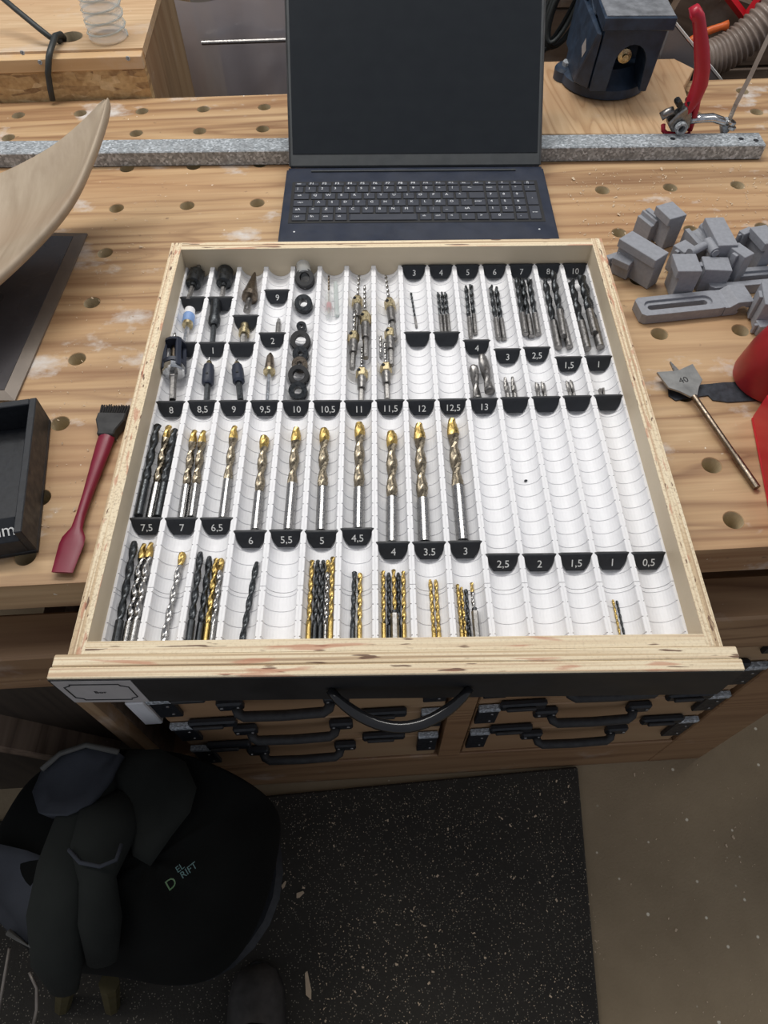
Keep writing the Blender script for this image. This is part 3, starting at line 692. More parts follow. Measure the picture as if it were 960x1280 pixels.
column(9, 'below the 3 marker', [('gold', .0017, (572, 729), (579, 797), 0), ('gold', .0017, (577, 731), (583, 797), 0), ('black', .0018, (583, 733), (587, 797), 0), ('chrome', .0018, (590, 725), (596, 797), 0)], g2, .75, extend=1)
column(13, 'below the 1 marker', [('gold', .0012, (768, 746), (777, 791), 0), ('black', .0012, (773, 747), (783, 791), 0)], g2, .8, extend=1)
# hexagonal driver shanks on two of the small bits
for c_, px, py, lab, rr in ((7, 493, 768, 'dark hexagonal shank under the short gold bit below the 4 marker', .0034), (9, 593, 765, 'grey hexagonal shank at the right of the bits below the 3 marker', .0030)):
    p = dl(px, py, .0205); A = Vector((p.x, -.2440, seat_z(p.x - (c_ - 7) * P, rr) + .0052)); B = Vector((p.x, p.y, A.z))
    o = thing('hex_adapter', lab, 'drill bit', (0, 0, 0)); put('shank', shank_mesh(rr, 0, (B - A).length, 'grey_steel', 6), o)
    put('collar', shank_mesh(rr * .7, (B - A).length, (B - A).length + .003, 'oxide'), o); lay(o, A, B)
g3 = 'brad point bits at the back right'
bn = 'bit'
column(8, 'below the back 3 marker', [('brad', .0014, (514, 362), (521, 405), 0)], g3, .7, 'brad', noun=bn)
column(9, 'below the back 4 marker', [('brad', .0021, (548, 363), (553, 414), 0), ('brad', .0021, (553, 362), (558, 414), 0), ('brad', .0021, (557, 363), (562, 414), 0)], g3, .55, 'brad', noun=bn)
column(10, 'below the back 5 marker', [('brad', .0026, (583, 355), (589, 419), 0), ('brad', .0026, (589, 353), (595, 414), 0)], g3, .62, 'brad', noun=bn)
column(11, 'below the back 6 marker', [('brad', .0030, (614, 356), (624, 422), 0), ('brad', .0030, (621, 357), (631, 421), 0)], g3, .62, 'brad', noun=bn)
column(12, 'below the back 7 marker', [('brad', .0035, (647, 347), (657, 418), 0), ('brad', .0035, (654, 347), (665, 418), 0), ('brad', .0035, (660, 350), (673, 418), 0)], g3, .64, 'brad', noun=bn)
column(13, 'below the back 8 marker', [('brad', .0040, (682, 350), (699, 434), 0), ('brad', .0040, (692, 350), (712, 434), 0), ('brad', .0040, (690, 344), (704, 424), .0068)], g3, .62, 'brad', noun=bn)
column(14, 'below the back 10 marker', [('brad', .0046, (714, 352), (734, 438), 0), ('brad', .0048, (728, 350), (750, 436), 0), ('brad', .0046, (724, 350), (742, 422), .0078)], g3, .62, 'brad', noun=bn)
g4 = 'short steel cutters in the middle right'
column(10, 'above the 13 marker', [('steel', .0050, (593, 458), (597, 500), 0), ('steel', .0056, (602, 446), (613, 494), 0)], g4, .93, 'ball', lead=.09, noun='round nosed cutter')
column(11, 'behind the blank marker right of the 13', [('steel', .0029, (632, 471), (637, 503), 0), ('steel', .0029, (641, 470), (646, 503), 0)], g4, .6, 'brad', lead=.05, noun='short cutter')
column(12, 'behind the third blank marker from the right', [('steel', .0025, (672, 476), (675, 502), 0), ('steel', .0025, (679, 475), (684, 502), 0)], g4, .6, 'brad', lead=.05, noun='short cutter')
column(13, 'behind the second blank marker from the right', [('steel', .0020, (710, 473), (716, 500), 0), ('steel', .0020, (715, 472), (721, 500), 0)], g4, .6, 'brad', lead=.05, noun='short cutter')
column(14, 'behind the blank marker beside the right wall', [('steel', .0017, (751, 482), (753, 500), 0), ('steel', .0017, (755, 481), (758, 500), 0)], g4, .6, 'brad', lead=.05, noun='short cutter')

# ------------------------------------------------------------------ special tools in the left back troughs: turned parts along one axis
def turned(name, label, col, tip, butt, rmax, parts, lift=0, extra=None, group=None, n=18):
    A, B = dl(*butt, .0205), dl(*tip, .0205)
    for p in (A, B): p.z = seat_z(max(-.011, min(.011, p.x - (col - 7) * P)), rmax) + lift
    L = (B - A).length; o = thing(name, label, 'drill bit', (0, 0, 0), (0, 0, 0), group)
    for pn, m, prof, kind in parts:
        pr = [(t * L, r) for t, r in prof]
        if kind == 'twist': me = twist_mesh(pr[0][1], L, pr[0][0], pr[-1][0], m, pr[0][1] * 9, 'cone')
        else: me = MB().lathe(pr, (0, 0, 0), (1, 0, 0), kind or n).mesh(pn, M[m], smooth='auto' if not kind else False)
        put(pn, me, o)
    if extra: extra(o, L)
    lay(o, A, B); return o
def plug(name, label, col, tip, butt):
    def teeth(o, L):
        for k in range(4):
            a = k * PI / 2 + .4; mb = MB().box((L * .97, math.cos(a) * .0065, math.sin(a) * .0065), (.005, .004, .004)); mb.obj('tooth', M['grey_steel'], o, bevel=.0004)
    turned(name, label, col, tip, butt, .0092, [('shank', 'grey_steel', [(0, .0030), (.42, .0030)], 6), ('neck', 'oxide', [(.42, .0045), (.52, .0045)], 0), ('cutter_head', 'oxide', [(.50, .006), (.53, .0090), (.90, .0094), (.92, .0088)], 0)], extra=teeth)
plug('plug_cutter', 'dark cylindrical plug cutter at the very back of the leftmost trough', 0, (248, 341), (237, 380))
plug('plug_cutter', 'larger dark plug cutter at the very back of the second trough', 1, (283, 337), (277, 380))
turned('screw_setter', 'silver bit with pale blue collar behind the 2 marker in leftmost trough', 0, (238, 387), (230, 434), .0070, [('shank', 'chrome', [(0, .0028), (.55, .0028)], 6), ('ring', 'brass', [(.55, .006), (.62, .006)], 0), ('collar', 'bluecap', [(.62, .0058), (.64, .0066), (.82, .0066), (.83, .006)], 0), ('cap', 'white', [(.83, .0064), (.98, .0058), (1, .004)], 0)])
turned('nut_driver', 'black socket bit with hex shank lying behind the 1 marker', 1, (271, 380), (265, 434), .0070, [('shank', 'oxide', [(0, .0032), (.45, .0032)], 6), ('socket', 'oxide', [(.45, .0045), (.50, .0066), (.62, .0068), (.63, .0058), (.98, .0062), (1, .004)], 0)])
def cage(o, L):
    for a in (0.5, 0.5 + PI / 2 * 1.1, 0.5 + PI, 0.5 + PI * 1.55):
        MB().box((L * .60, math.cos(a) * .0105, math.sin(a) * .0105), (L * .42, .005, .006), Matrix.Rotation(a, 3, 'X')).obj('cage_bar', M['navy'], o, bevel=.001)
turned('depth_stop_bit', 'caged depth stop countersink with silver nut behind the 8 marker', 0, (221, 421), (218, 506), .0128, [('shank', 'grey_steel', [(0, .0036), (.30, .0036), (.31, .0045), (.37, .0045)], 6), ('lock_nut', 'chrome', [(.36, .0112), (.38, .0122), (.44, .0122), (.46, .0112)], 12), ('lower_collar', 'navy', [(.38 + .08, .0118), (.50, .0128)], 0), ('upper_collar', 'navy', [(.76, .0128), (.80, .0122)], 0), ('spindle', 'bronze', [(.37, .0040), (.85, .0034)], 0), ('pilot_bit', 'steel', [(.85, .0019), (.97, .0019)], 'twist')], lift=.001, extra=cage)
for c_, tp, bt, lab in ((1, (262, 447), (258, 506), 'black countersink with brass tip behind the 8,5 marker'), (2, (296, 450), (302, 506), 'black countersink with brass tip behind the 9 marker of the middle row')):
    def screw(o, L): MB().lathe([(0, .0016), (.0008, .0012)], (L * .56, 0, .0064), (0, 0, 1), 8).obj('set_screw', M['black'], o)
    turned('countersink', lab, c_, tp, bt, .0068, [('shank', 'oxide', [(0, .0033), (.42, .0033)], 6), ('body', 'navy', [(.40, .0045), (.44, .0064), (.72, .0064), (.73, .0056), (.80, .0056)], 0), ('brass_tip', 'brass', [(.80, .0048), (.90, .0026)], 0), ('pilot_bit', 'steel', [(.90, .0013), (.98, .0013)], 'twist')], extra=screw)
turned('step_drill', 'bronze cone shaped step drill at the back of the third trough', 2, (319, 343), (309, 391), .0092, [('shank', 'grey_steel', [(0, .0042), (.10, .0042), (.12, .0036), (.3, .0036)], 0), ('cone', 'bronze', [(.30, .0060), (.32, .0092), (.42, .0092)] + [q for k in range(7) for q in ((.42 + k * .075, .0086 - k * .0010), (.42 + k * .075 + .06, .0083 - k * .0010))] + [(1, .0008)], 0)], n=20)
turned('countersink', 'brass and steel countersink between two blank markers in third trough', 2, (306, 406), (303, 434), .0060, [('body', 'brass', [(.55, .0060), (.75, .0062), (.76, .0050), (1, .0050)], 0), ('shank', 'grey_steel', [(0, .0040), (.55, .0040)], 6)])
turned('screw_extractor', 'small steel extractor behind the 2 marker in the fourth trough', 3, (348, 396), (346, 424), .0030, [('shank', 'grey_steel', [(0, .0028), (.8, .0028)], 0), ('tip', 'steel', [(.8, .0026), (1, .0018)], 4)])
turned('rotary_burr', 'rotary burr with dark cone head and chrome shank behind the 9,5 marker', 3, (338, 441), (334, 505), .0062, [('shank', 'chrome', [(0, .0024), (.60, .0024)], 0), ('collar', 'brass', [(.60, .0064), (.64, .0066), (.66, .005)], 0), ('cone', 'bronze', [(.66, .0052), (.75, .0052), (.92, .0040), (1, .0012)], 10)])
# depth stop collars, fifth trough
ax = Vector((0, -.50, .86))
for px, py, ro, ri, h, m, lab in ((381, 352, .0112, .0060, .012, 'rubber', 'wide black stop collar next to the blue capped tube'), (380, 383, .0102, .0048, .012, 'oxide', 'dark steel stop collar alone below the blue capped tube'), (375, 409, .0056, .0022, .011, 'oxide', 'smallest black stop collar halfway along the fifth trough'),
        (376, 429, .0112, .0064, .009, 'rubber', 'wide open black ring just below the smallest collar'), (376, 444, .0088, .0026, .008, 'oxide', 'squat dark collar between wide ring and bronze collar'), (375, 457, .0086, .0032, .008, 'bronze', 'bronze coloured collar in the stack of the fifth trough'),
        (374, 472, .0112, .0064, .009, 'rubber', 'wide open black ring below the bronze collar'), (373, 491, .0098, .0042, .010, 'oxide', 'black collar touching the 10 marker')):
    p = dl(px, py, .020); p.x = -3 * P + max(-.0012, min(.0012, p.x + 3 * P)); p.z = RZ - .0008 - R + ro * .62 + .0008 + h * .2
    o = thing('stop_collar', lab, 'collar', (0, 0, 0), (0, 0, 0), 'drill stop collars in the fifth trough')
    MB().ring(ro, ri, h, (0, 0, -h / 2), n=22).obj('ring', M['rubber' if m == 'rubber' else m], o, smooth='auto')
    MB().lathe([(0, .0013), (.0007, .0010)], (ro - .0002, 0, 0), (1, 0, 0), 6).obj('set_screw', M['grey_steel'], o)
    q = (DM.to_3x3() @ ax).to_track_quat('Z', 'Y'); o.location = DM @ p; o.rotation_euler = (q.to_matrix() @ Matrix.Rotation(random.uniform(0, 6), 3, 'Z')).to_euler()
turned('clear_tube', 'short clear tube with a blue cap at the back of the fifth trough', 4, (379, 331), (381, 349), .0080, [('tube', 'clear', [(0, .0086), (.6, .0086)], 0), ('cap', 'bluecap', [(.6, .0052), (.85, .0055), (1, .003)], 0)], lift=.004)
turned('bit_tube', 'slim clear tube with a red band holding thin bits', 5, (411, 343), (411, 394), .0042, [('tube', 'clear', [(0, .0042), (.55, .0042)], 0), ('red_band', 'red', [(.18, .0030), (.30, .0030)], 0), ('thin_bit', 'bronze', [(.08, .0013), (.97, .0013)], 'twist')])
turned('bit_tube', 'frosted empty tube lying right of the red banded one', 5, (419, 350), (421, 393), .0026, [('tube', 'glass_tube', [(0, .0026), (1, .0026)], 0), ('stopper', 'clear', [(.0, .0027), (.08, .0027)], 0)])
def csink(col, collar, lab, lift, tiplen=42, buttlen=36, dx=0):
    x, y = collar
    def screw(o, L): MB().lathe([(0, .0022), (.0010, .0018)], (L * .52, .003, .0054), (0, .5, 1), 8).obj('set_screw', M['black'], o)
    turned('countersink_drill', lab, col, (x + dx, y - tiplen), (x - dx * .6, y + buttlen), .0060, [('shank', 'grey_steel', [(0, .0032), (.22, .0032), (.23, .0026), (.26, .0026)], 6), ('body', 'grey_steel', [(.25, .0044), (.44, .0050)], 0), ('brass_collar', 'brass', [(.44, .0052), (.45, .0064), (.56, .0064), (.60, .0040)], 6), ('pilot_bit', 'steel', [(.58, .0019), (.98, .0019)], 'twist')], lift=lift, extra=screw, group='brass collared countersink drills')
csink(6, (446, 383), 'rearmost brass collared countersink drill in the 11 trough', 0, 40, 34, 3)
csink(6, (457, 416), 'right brass collared countersink drill in the 11 trough', .001, 58, 38, -1)
csink(6, (442, 431), 'left brass collared countersink drill in the 11 trough', .003, 40, 36, 2)
csink(6, (452, 467), 'brass collared countersink drill touching the 11 marker', 0, 34, 38, 1)
csink(7, (489, 393), 'rearmost brass collared countersink drill in the 11,5 trough', 0, 50, 34, -7)
csink(7, (488, 425), 'brass collared countersink drill in the middle of the 11,5 trough', .003, 40, 34, -2)
csink(7, (483, 463), 'brass collared countersink drill nearest the 11,5 marker', 0, 36, 36, -2)
o = make_bit('loose bright thin twist bit at the left side of the 11,5 trough', None, 'bright', .0017, .034, .8)
A, B = dl(478, 446, .02), dl(474, 402, .02); A.z = B.z = seat_z(-.0085, .0017); A.x = B.x = 0 * P - .0085; o2 = (B - A).length; lay(o, A, B)
p = dl(652, 602, .014); p.z = RZ - R - .0003 + .0006
o = MB().lathe([(0, .0006), (.001, .0014), (.003, .0008)], (0, 0, 0), (1, .3, 0), 6).obj('crumb', M['oxide']); o.location = DM @ Vector((4 * P, p.y, RZ - R + .0006)); tag(o, 'tiny dark metal crumb lying in an empty white trough', 'crumb')

# ================================================================== THINGS ON THE BENCH
# curved wooden seat, upturned tip towards the back
low_px = [(137, 124, .125), (132, 150, .120), (120, 185, .112), (106, 220, .104), (92, 250, .097), (70, 280, .090), (38, 315, .080), (0, 351, .070), (-50, 392, .062), (-110, 432, .056), (-180, 470, .050)]
top_px = [(131, 122, .128), (117, 138, .116), (95, 158, .100), (66, 182, .086), (30, 202, .074), (0, 216, .066), (-40, 232, .060), (-80, 248, .056), (-130, 268, .052), (-180, 290, .048), (-240, 320, .044)]
mb = MB(); rows_ = []
for (ax_, ay_, az_), (bx_, by_, bz_) in zip(low_px, top_px):
    a_ = at(ax_ - 2, ay_ - 11, az_ + .016); b_ = at(bx_, by_ - 3, bz_ + .014); r_ = []
    for k in range(9):
        u = k / 8; p = a_.lerp(b_, u); p.z -= .022 * math.sin(PI * u) ** 1.2 * min(1, (b_ - a_).length / .12); r_.append(p)
    rows_.append(r_)
rs = []
for r_ in rows_:
    th_ = .016
    rs.append([p.copy() for p in r_] + [r_[-1] + Vector((-.001, .002, -th_ * .5))] + [p + Vector((0, 0, -th_)) for p in reversed(r_)] + [r_[0] + Vector((.003, -.002, -th_ * .5))])
O = Vector((-.1, -.1, .06))
mb.T = Matrix.Translation(-O); mb.rings(rs)
wood = mb.obj('wooden_seat_shell', M['ash'], smooth=True); wood.location = O
md = wood.modifiers.new('sub', 'SUBSURF'); md.levels = 1; md.render_levels = 2
tag(wood, 'pale sanded wooden shell with an upturned pointed tip over the left of the bench', 'wooden board')
# steel plate with bevelled rim, under the shell
p1, p2 = at(110, 294, 0), at(20, 503, 0); d = (p2 - p1).normalized(); nrm = Vector((d.y, -d.x, 0))
if nrm.x > 0: nrm = -nrm
o = thing('steel_plate', 'flat grey plate with sloping brown rim lying under the wooden shell', 'plate', p1)
w0 = [Vector((0, 0, 0)), p2 - p1, p2 - p1 + nrm * .42, nrm * .42]; inn = [Vector((0, 0, .006)) + nrm * .014 + d * .012, p2 - p1 + nrm * .014 + Vector((0, 0, .006)) - d * .012, p2 - p1 + nrm * .41 + Vector((0, 0, .006)) - d * .012, nrm * .41 + Vector((0, 0, .006)) + d * .012]
mb = MB(); mb.rings([[v + Vector((0, 0, .0004)) for v in w0], [v + Vector((0, 0, .003)) for v in w0], inn]); mb.obj('sloping_rim', M['plate_rim'], o)
MB().rings([[v + Vector((0, 0, .0001)) for v in inn], [v + Vector((0, 0, .0008)) for v in inn]]).obj('plate_surface', M['plate'], o)
for q_ in (.12, .9): pass

# black printed tray with mm lettering
ty0 = -.5435; tx1 = .0125; ty1 = -.3815; tx1b = -.009
tr = thing('black_tray', 'black plastic tray with white mm lettering at the left edge of the bench', 'tray', (tx1, ty0, .0005))
ang_t = math.atan2(-(tx1b - tx1), ty1 - ty0)
tr.rotation_euler = (0, 0, ang_t)
TL = math.hypot(tx1b - tx1, ty1 - ty0); TW = .16; t_ = .007; hT = .034
mb = MB(); hb = .038
def slab(x0, x1, y0, y1, z0, z1, nm, m='black', bev=.0008): return MB().bx(x0, x1, y0, y1, z0, z1).obj(nm, M[m], tr, bevel=bev)
slab(-TW, 0, 0, TL, 0, .005, 'tray_floor'); slab(-t_, 0, 0, TL, .005, hb, 'tray_wall'); slab(-TW, -TW + t_, 0, TL, .005, hb, 'tray_wall'); slab(-TW + t_, -t_, TL - .008, TL, .005, hb, 'tray_wall')
fw = MB().rings([[(-TW + t_, 0, .005), (-t_, 0, .005), (-t_, .030, .005), (-TW + t_, .030, .005)], [(-TW + t_, 0, .0245), (-t_, 0, .0245), (-t_, .018, hb), (-TW + t_, .018, hb)]]).obj('sloped_front', M['black'], tr, bevel=.0006)
t = put('lettering', text_mesh('10 mm', .016, M['ink'], 'RIGHT'), fw); t.location = (-.0085, .0082, .0315); t.rotation_euler = (math.atan2(.0135, .018), 0, 0)

# crimson glue brush
bA, bB = at(140, 512, .014), at(78, 716, .006)
dv = (bB - bA); BL = dv.length; br = thing('glue_brush', 'crimson silicone glue brush with black bristles left of the drawer', 'brush', Vector((bA.x, bA.y, .0005)), (0, 0, math.atan2(dv.y, dv.x)))
prof = [(.024, .0085, .0055), (.040, .0085, .0055), (.07, .0068, .0052), (.105, .0048, .0048), (.128, .0046, .0042), (.142, .0055, .0030), (.152, .0110, .0026), (.160, .0118, .0022), (BL, .0098, .0012)]
rs = []
for x, wy, hz in prof: rs.append([(x, wy * math.cos(2 * PI * k / 12), .0062 + hz * math.sin(2 * PI * k / 12)) for k in range(12)])
MB().rings(rs).obj('handle', M['brush'], br, smooth='auto')
MB().rings([[(x, wy * sy, .0062 + hz * sz) for sy, sz in ((-1, -1), (1, -1), (1, 1), (-1, 1))] for x, wy, hz in ((.002, .0150, .0058), (.012, .0150, .0060), (.026, .0092, .0060), (.032, .0088, .0058))]).obj('ferrule', M['rubber'], br, bevel=.0012)
mb = MB()
for k in range(60):
    y = (k % 12 - 5.5) * .0024; z = .003 + (k // 12) * .0018; mb.tube([(.004, y, z), (-.009 - random.random() * .002, y * 1.1, z + random.uniform(-.0008, .0008))], .0008, 4)
tag(mb.obj('bristles', M['rubber'], br), kind='stuff')

# spade bit marked 40
sA, sB = at(864, 494, .006), at(946, 610, .004)
dv = sB - sA; SL = dv.length; q0 = math.atan2(-dv.y, -dv.x)
sp = thing('spade_bit', 'steel spade bit stamped 40 leaning on a grey blade', 'drill bit', (sB.x, sB.y, .0044), (0, -.03, q0))
MB().lathe([(0, .0036), (.04, .0036), (.041, .0031), (SL * .97, .0031)], (0, 0, 0), (1, 0, 0), 12).obj('shank', M['bronze'], sp, smooth='auto')
w2 = .0205
MB().rings([[(x, y, z) for x, y in ((SL - .004, -.004), (SL + .006, -.0115), (SL + .014, -w2), (SL + .038, -w2 - .0015), (SL + .034, -.0035), (SL + .0345, .0035), (SL + .038, w2 + .0015), (SL + .014, w2), (SL + .006, .0115), (SL - .004, .004))] for z in (-.0013, .0013)]).obj('blade', M['blade'], sp, bevel=.0003)
MB().rings([[(SL + .033, -.0032, z), (SL + .048, -.0005, z), (SL + .048, .0005, z), (SL + .033, .0032, z)] for z in (-.001, .001)]).obj('centre_point', M['grey_steel'], sp)
t = put('lettering', text_mesh('40', .011, M['dark_ink']), sp); t.location = (SL + .019, 0, .0014); t.rotation_euler = (0, 0, -PI / 2)

# dark blade under the spade bit
bl = thing('scraper_blade', 'dark worn flat blade lying under the spade bit and red bottle', 'scraper', Vector((*at(900, 490, 0).to_2d(), .0003)), (0, 0, -.05))
MB().prism([(-.058, -.006), (-.052, -.013), (-.035, -.009), (-.015, -.006), (-.012, -.013), (.004, -.016), (.035, -.014), (.085, -.020), (.085, .006), (.035, .014), (.006, .013), (-.008, .011), (-.02, .010), (-.055, .012)], 0, .0012).obj('blade', plain('worn_dark_blade', (.035, .04, .05), .5, .3, .5, 140, .3), bl)

# red tapered bottle standing at the right edge, dark opening on top
bo = at(958, 477, 0)
bt_ = thing('glue_bottle', 'scuffed red tapered plastic bottle with a dark top at the right edge of the bench', 'bottle', Vector((bo.x, bo.y, .0018)))
MB().lathe([(0, .034), (.002, .0375), (.008, .0385), (.040, .0345), (.062, .0290), (.066, .0265), (.064, .0215)], (0, 0, 0), (0, 0, 1), 32).obj('body', M['bottle'], bt_, smooth='auto')
MB().lathe([(.060, .0205), (.070, .0200), (.074, .0170), (.0745, .009), (.070, .008)], (0, 0, 0), (0, 0, 1), 20).obj('cap', M['rubber'], bt_, smooth='auto')

# bright red bin at the right edge
rb0 = at(938, 524, 0); rb1 = at(962, 650, 0)
rbn = thing('red_bin', 'bright red plastic bin cut by the right frame edge', 'bin', Vector((rb0.x, rb0.y, .0005)), (0, 0, math.atan2(rb0.x - rb1.x, rb0.y - rb1.y) * -1 + 0))
hh = .038; bl_ = .145; bw = .13
for nm, a_ in (('wall', (.0, .004, -bl_, 0, .004, hh)), ('wall', (bw - .004, bw, -bl_, 0, .004, hh)), ('wall', (.0042, bw - .0042, -.004, 0, .004, hh)), ('wall', (.0042, bw - .0042, -bl_, -bl_ + .004, .004, hh)), ('bin_floor', (0, bw, -bl_, 0, 0, .0038))):
    MB().bx(*a_).obj(nm, M['bin'], rbn, bevel=.001)

# pine chips on the bench
chips('bench_sawdust', 'fine sawdust on the bench between rail and grey prints', 700, lambda: (random.uniform(.62, 1.0), random.uniform(-.20, .05), .0001), .0008, .0026, M['chip'])
chips('left_sawdust', 'specks of sawdust on the left half of the bench top', 220, lambda: (random.uniform(-.02, .07), random.uniform(-.52, .06), .0001), .0006, .002, M['chip'])
# grey printed blocks
def clampblock(w, h, t, head=.012, lip=.005, rnd=False):
    """stepped block: a wide head on a narrower foot"""
    prof = [(-w / 2 + lip, 0), (w / 2 - lip, 0), (w / 2 - lip, h - head), (w / 2, h - head), (w / 2, h), (-w / 2, h), (-w / 2, h - head), (-w / 2 + lip, h - head)]
    m_ = MB(); m_.rings([[(x, y, z) for x, z in prof] for y in (-t / 2, t / 2)]); return m_.mesh('block', M['grey'], bevel=.0006)
def cradle(w, h, t):
    """block with a half round cut and a flange"""
    prof = [(-w / 2, 0), (w / 2, 0), (w / 2, h * .55)] + [(w * .30 - .0 + w * .20 * 0 + math.cos(a) * w * .28 - w * .08, h * .62 - math.sin(a) * h * .3) for a in [PI * k / 8 for k in range(0, 9)]] + [(-w / 2, h)]
    m_ = MB(); m_.rings([[(x, y, z) for x, z in prof] for y in (-t / 2, t / 2)]); return m_.mesh('cradle', M['grey'], bevel=.0005)
def corner_block(lab, A, B, C_, zt, kind='step', zb=.0006, name='grey_block'):
    """A-B is the left-front top edge, B-C the right-front top edge, zt the height of the top"""
    a_, b_, c_ = at(*A, zt), at(*B, zt), at(*C_, zt)
    u = (b_ - a_); Lu = u.length; u.normalize(); v = (c_ - b_); v = v - u * v.dot(u); Lv = max(v.length, .008)
    o = thing(name, lab, 'block', (b_.x, b_.y, zb), (0, 0, math.atan2(-u.y, -u.x)), 'grey printed clamp parts on the bench')
    Hh = zt - zb; sgn = 1 if (Vector((-u.x, -u.y, 0)).cross(v)).z > 0 else -1
    def T(y): return sgn * y
    if kind == 'step':
        st = min(.011, Hh * .35); ins = .0045
        prof = [(ins, 0), (Lv - ins * .3, 0), (Lv, Hh), (0, Hh), (0, Hh - st), (ins, Hh - st)]
        m_ = MB(); m_.rings([[(x, T(y), z) for y, z in prof] for x in (0, Lu)]); m_.obj('block', M['grey'], o, bevel=.0006)
    elif kind == 'rib':
        m_ = MB(); m_.rings([[(x, T(y), z) for y, z in ((0, 0), (Lv, 0), (Lv, Hh), (Lv * .62, Hh), (Lv * .58, Hh - .004), (Lv * .5, Hh - .004), (Lv * .46, Hh), (Lv * .3, Hh), (Lv * .24, Hh - .006), (0, Hh - .006))] for x in (0, Lu)]); m_.obj('block', M['grey'], o, bevel=.0005)
    elif kind == 'groove':
        pr = [(0, 0), (Lv, 0), (Lv, Hh), (Lv * .8, Hh)] + [(Lv * .5 + Lv * .27 * math.cos(t), Hh - Lv * .2 * math.sin(t)) for t in [PI * k / 8 for k in range(9)]] + [(0, Hh)]
        m_ = MB(); m_.rings([[(x, T(y), z) for y, z in pr] for x in (0, Lu)]); m_.obj('cradle', M['grey'], o, bevel=.0004)
        MB().lathe([(0, .005), (Lu, .005)], (0, T(Lv * .93), Hh - .001), (1, 0, 0), 12).obj('round_rib', M['grey'], o, smooth='auto')
    else:
        m_ = MB(); m_.rings([[(x, T(y), z) for y, z in ((0, 0), (Lv, 0), (Lv, Hh), (0, Hh))] for x in (0, Lu)]); m_.obj('block', M['grey'], o, bevel=.0006)
        MB().box((Lu * .5, T(-.002), Hh * .5), (Lu * .3, .004, Hh * .9)).obj('side_rib', M['grey'], o, bevel=.0005)
    return o
corner_block('tall stepped grey block at the back of the heap', (820, 257), (838, 274), (859, 268), .045)
corner_block('low ribbed grey block leaning against the left of the tall rear block', (799, 264), (816.5, 278), (826, 270), .030, 'rib')
corner_block('leftmost grey block with its corner over the bench hole', (766, 322), (787, 331.5), (796, 321), .025)
corner_block('thin grey flange at the extreme left of the heap', (757, 319), (762, 324), (775, 311), .016, 'plain')
corner_block('long grey block lying slantwise in the front left of the heap', (774, 298), (820, 326), (839, 317), .044)
corner_block('pitted grey block at the front centre behind the slotted bar', (840, 317), (848, 339), (878, 337), .042)
corner_block('flat smooth grey plate wedged in the middle of the heap', (842, 306), (856, 316), (868, 307), .034, 'plain')
corner_block('grey cradle with a half round groove in the middle of the heap', (856, 286), (873, 305), (889, 291), .030, 'groove')
corner_block('broad flat topped grey block behind the groove cradle', (881, 272), (899, 307), (922, 303), .045)
corner_block('small squarish grey block in front of the broad one', (877, 320), (882, 337), (915, 335), .032, 'plain')
corner_block('notched grey block right of the squarish one', (912, 308), (932, 322), (946, 318), .042, 'plain')
corner_block('tall grey block at the right of the heap near the frame edge', (938, 284), (957, 305), (976, 300), .045)
corner_block('little grey block tucked left of the tall right block', (924, 288), (931, 293), (943, 287), .040, 'plain')
corner_block('dark sided grey block over the far slotted bar at the frame edge', (952, 352), (957, 380), (990, 376), .036, 'plain')
corner_block('low grey piece just behind the red bottle', (945, 400), (951, 409), (975, 404), .014, 'plain')
for lab, P_, Q_, z_, r_ in (('short grey round peg lying across the middle of the heap', (862, 316), (880, 307), .038, .005), ('short grey round peg standing between cradle and broad block', (884, 302), (894, 316), .036, .0065)):
    a_, b_ = at(*P_, z_), at(*Q_, z_); o = thing('grey_peg', lab, 'peg', a_, (0, 0, 0), 'grey printed clamp parts on the bench')
    MB().cyl((0, 0, 0), b_ - a_, r_, n=14).obj('peg', M['grey'], o, smooth='auto'); MB().cyl((b_ - a_), (b_ - a_) * 1.08, r_ * .7, n=14).obj('peg_tip', M['grey'], o, smooth='auto')
p = at(945, 330, .006); o = thing('grey_ring', 'tiny grey ring clip on the bench right of the notched block', 'ring', p); MB().ring(.007, .0045, .005, (0, 0, -.002), (.2, -.8, .5), 16).obj('ring', M['grey'], o, smooth='auto'); MB().box((.006, .002, -.002), (.006, .003, .004)).obj('tab', M['grey'], o)
# slotted bars
def bar_mesh(L_, W_, T_):
    mb = MB(); n = 10
    sl = .008; so = W_ * .155
    inner = [(L_ * .10 + 0, 0)]
    def slot(rr, x0, x1):
        return [(x1 + rr * math.cos(a), rr * math.sin(a)) for a in [-PI / 2 + PI * k / n for k in range(n + 1)]] + [(x0 + rr * math.cos(a), rr * math.sin(a)) for a in [PI / 2 + PI * k / n for k in range(n + 1)]]
    def outer(k_, m_):
        pts = slot(1, 0, 0); res = []
        for i in range(len(pts)):
            a = math.atan2(pts[i][1], pts[i][0]); right = i <= n
            X = (L_ * .74 if right else 0.0); cx = L_ * .66 if right else L_ * .12
            dx, dy = math.cos(a), math.sin(a)
            t = 9
            if abs(dx) > 1e-6: t = min(t, abs((X - cx) / dx))
            if abs(dy) > 1e-6: t = min(t, W_ / 2 / abs(dy))
            res.append((cx + dx * t, dy * t))
        return res
    x0, x1 = L_ * .12, L_ * .60
    r1, r2 = W_ * .12, W_ * .27
    O_ = outer(0, 0); S2 = slot(r2, x0, x1); S1 = slot(r1, x0, x1)
    rs = [[(x, y, 0) for x, y in S1], [(x, y, 0) for x, y in O_], [(x, y, T_) for x, y in O_], [(x, y, T_) for x, y in S2], [(x, y, T_ - .003) for x, y in S2], [(x, y, T_ - .003) for x, y in S1], [(x, y, 0) for x, y in S1]]
    mb.rings(rs, True, False)
    return mb.mesh('slotted_bar', M['grey'], bevel=.0003)
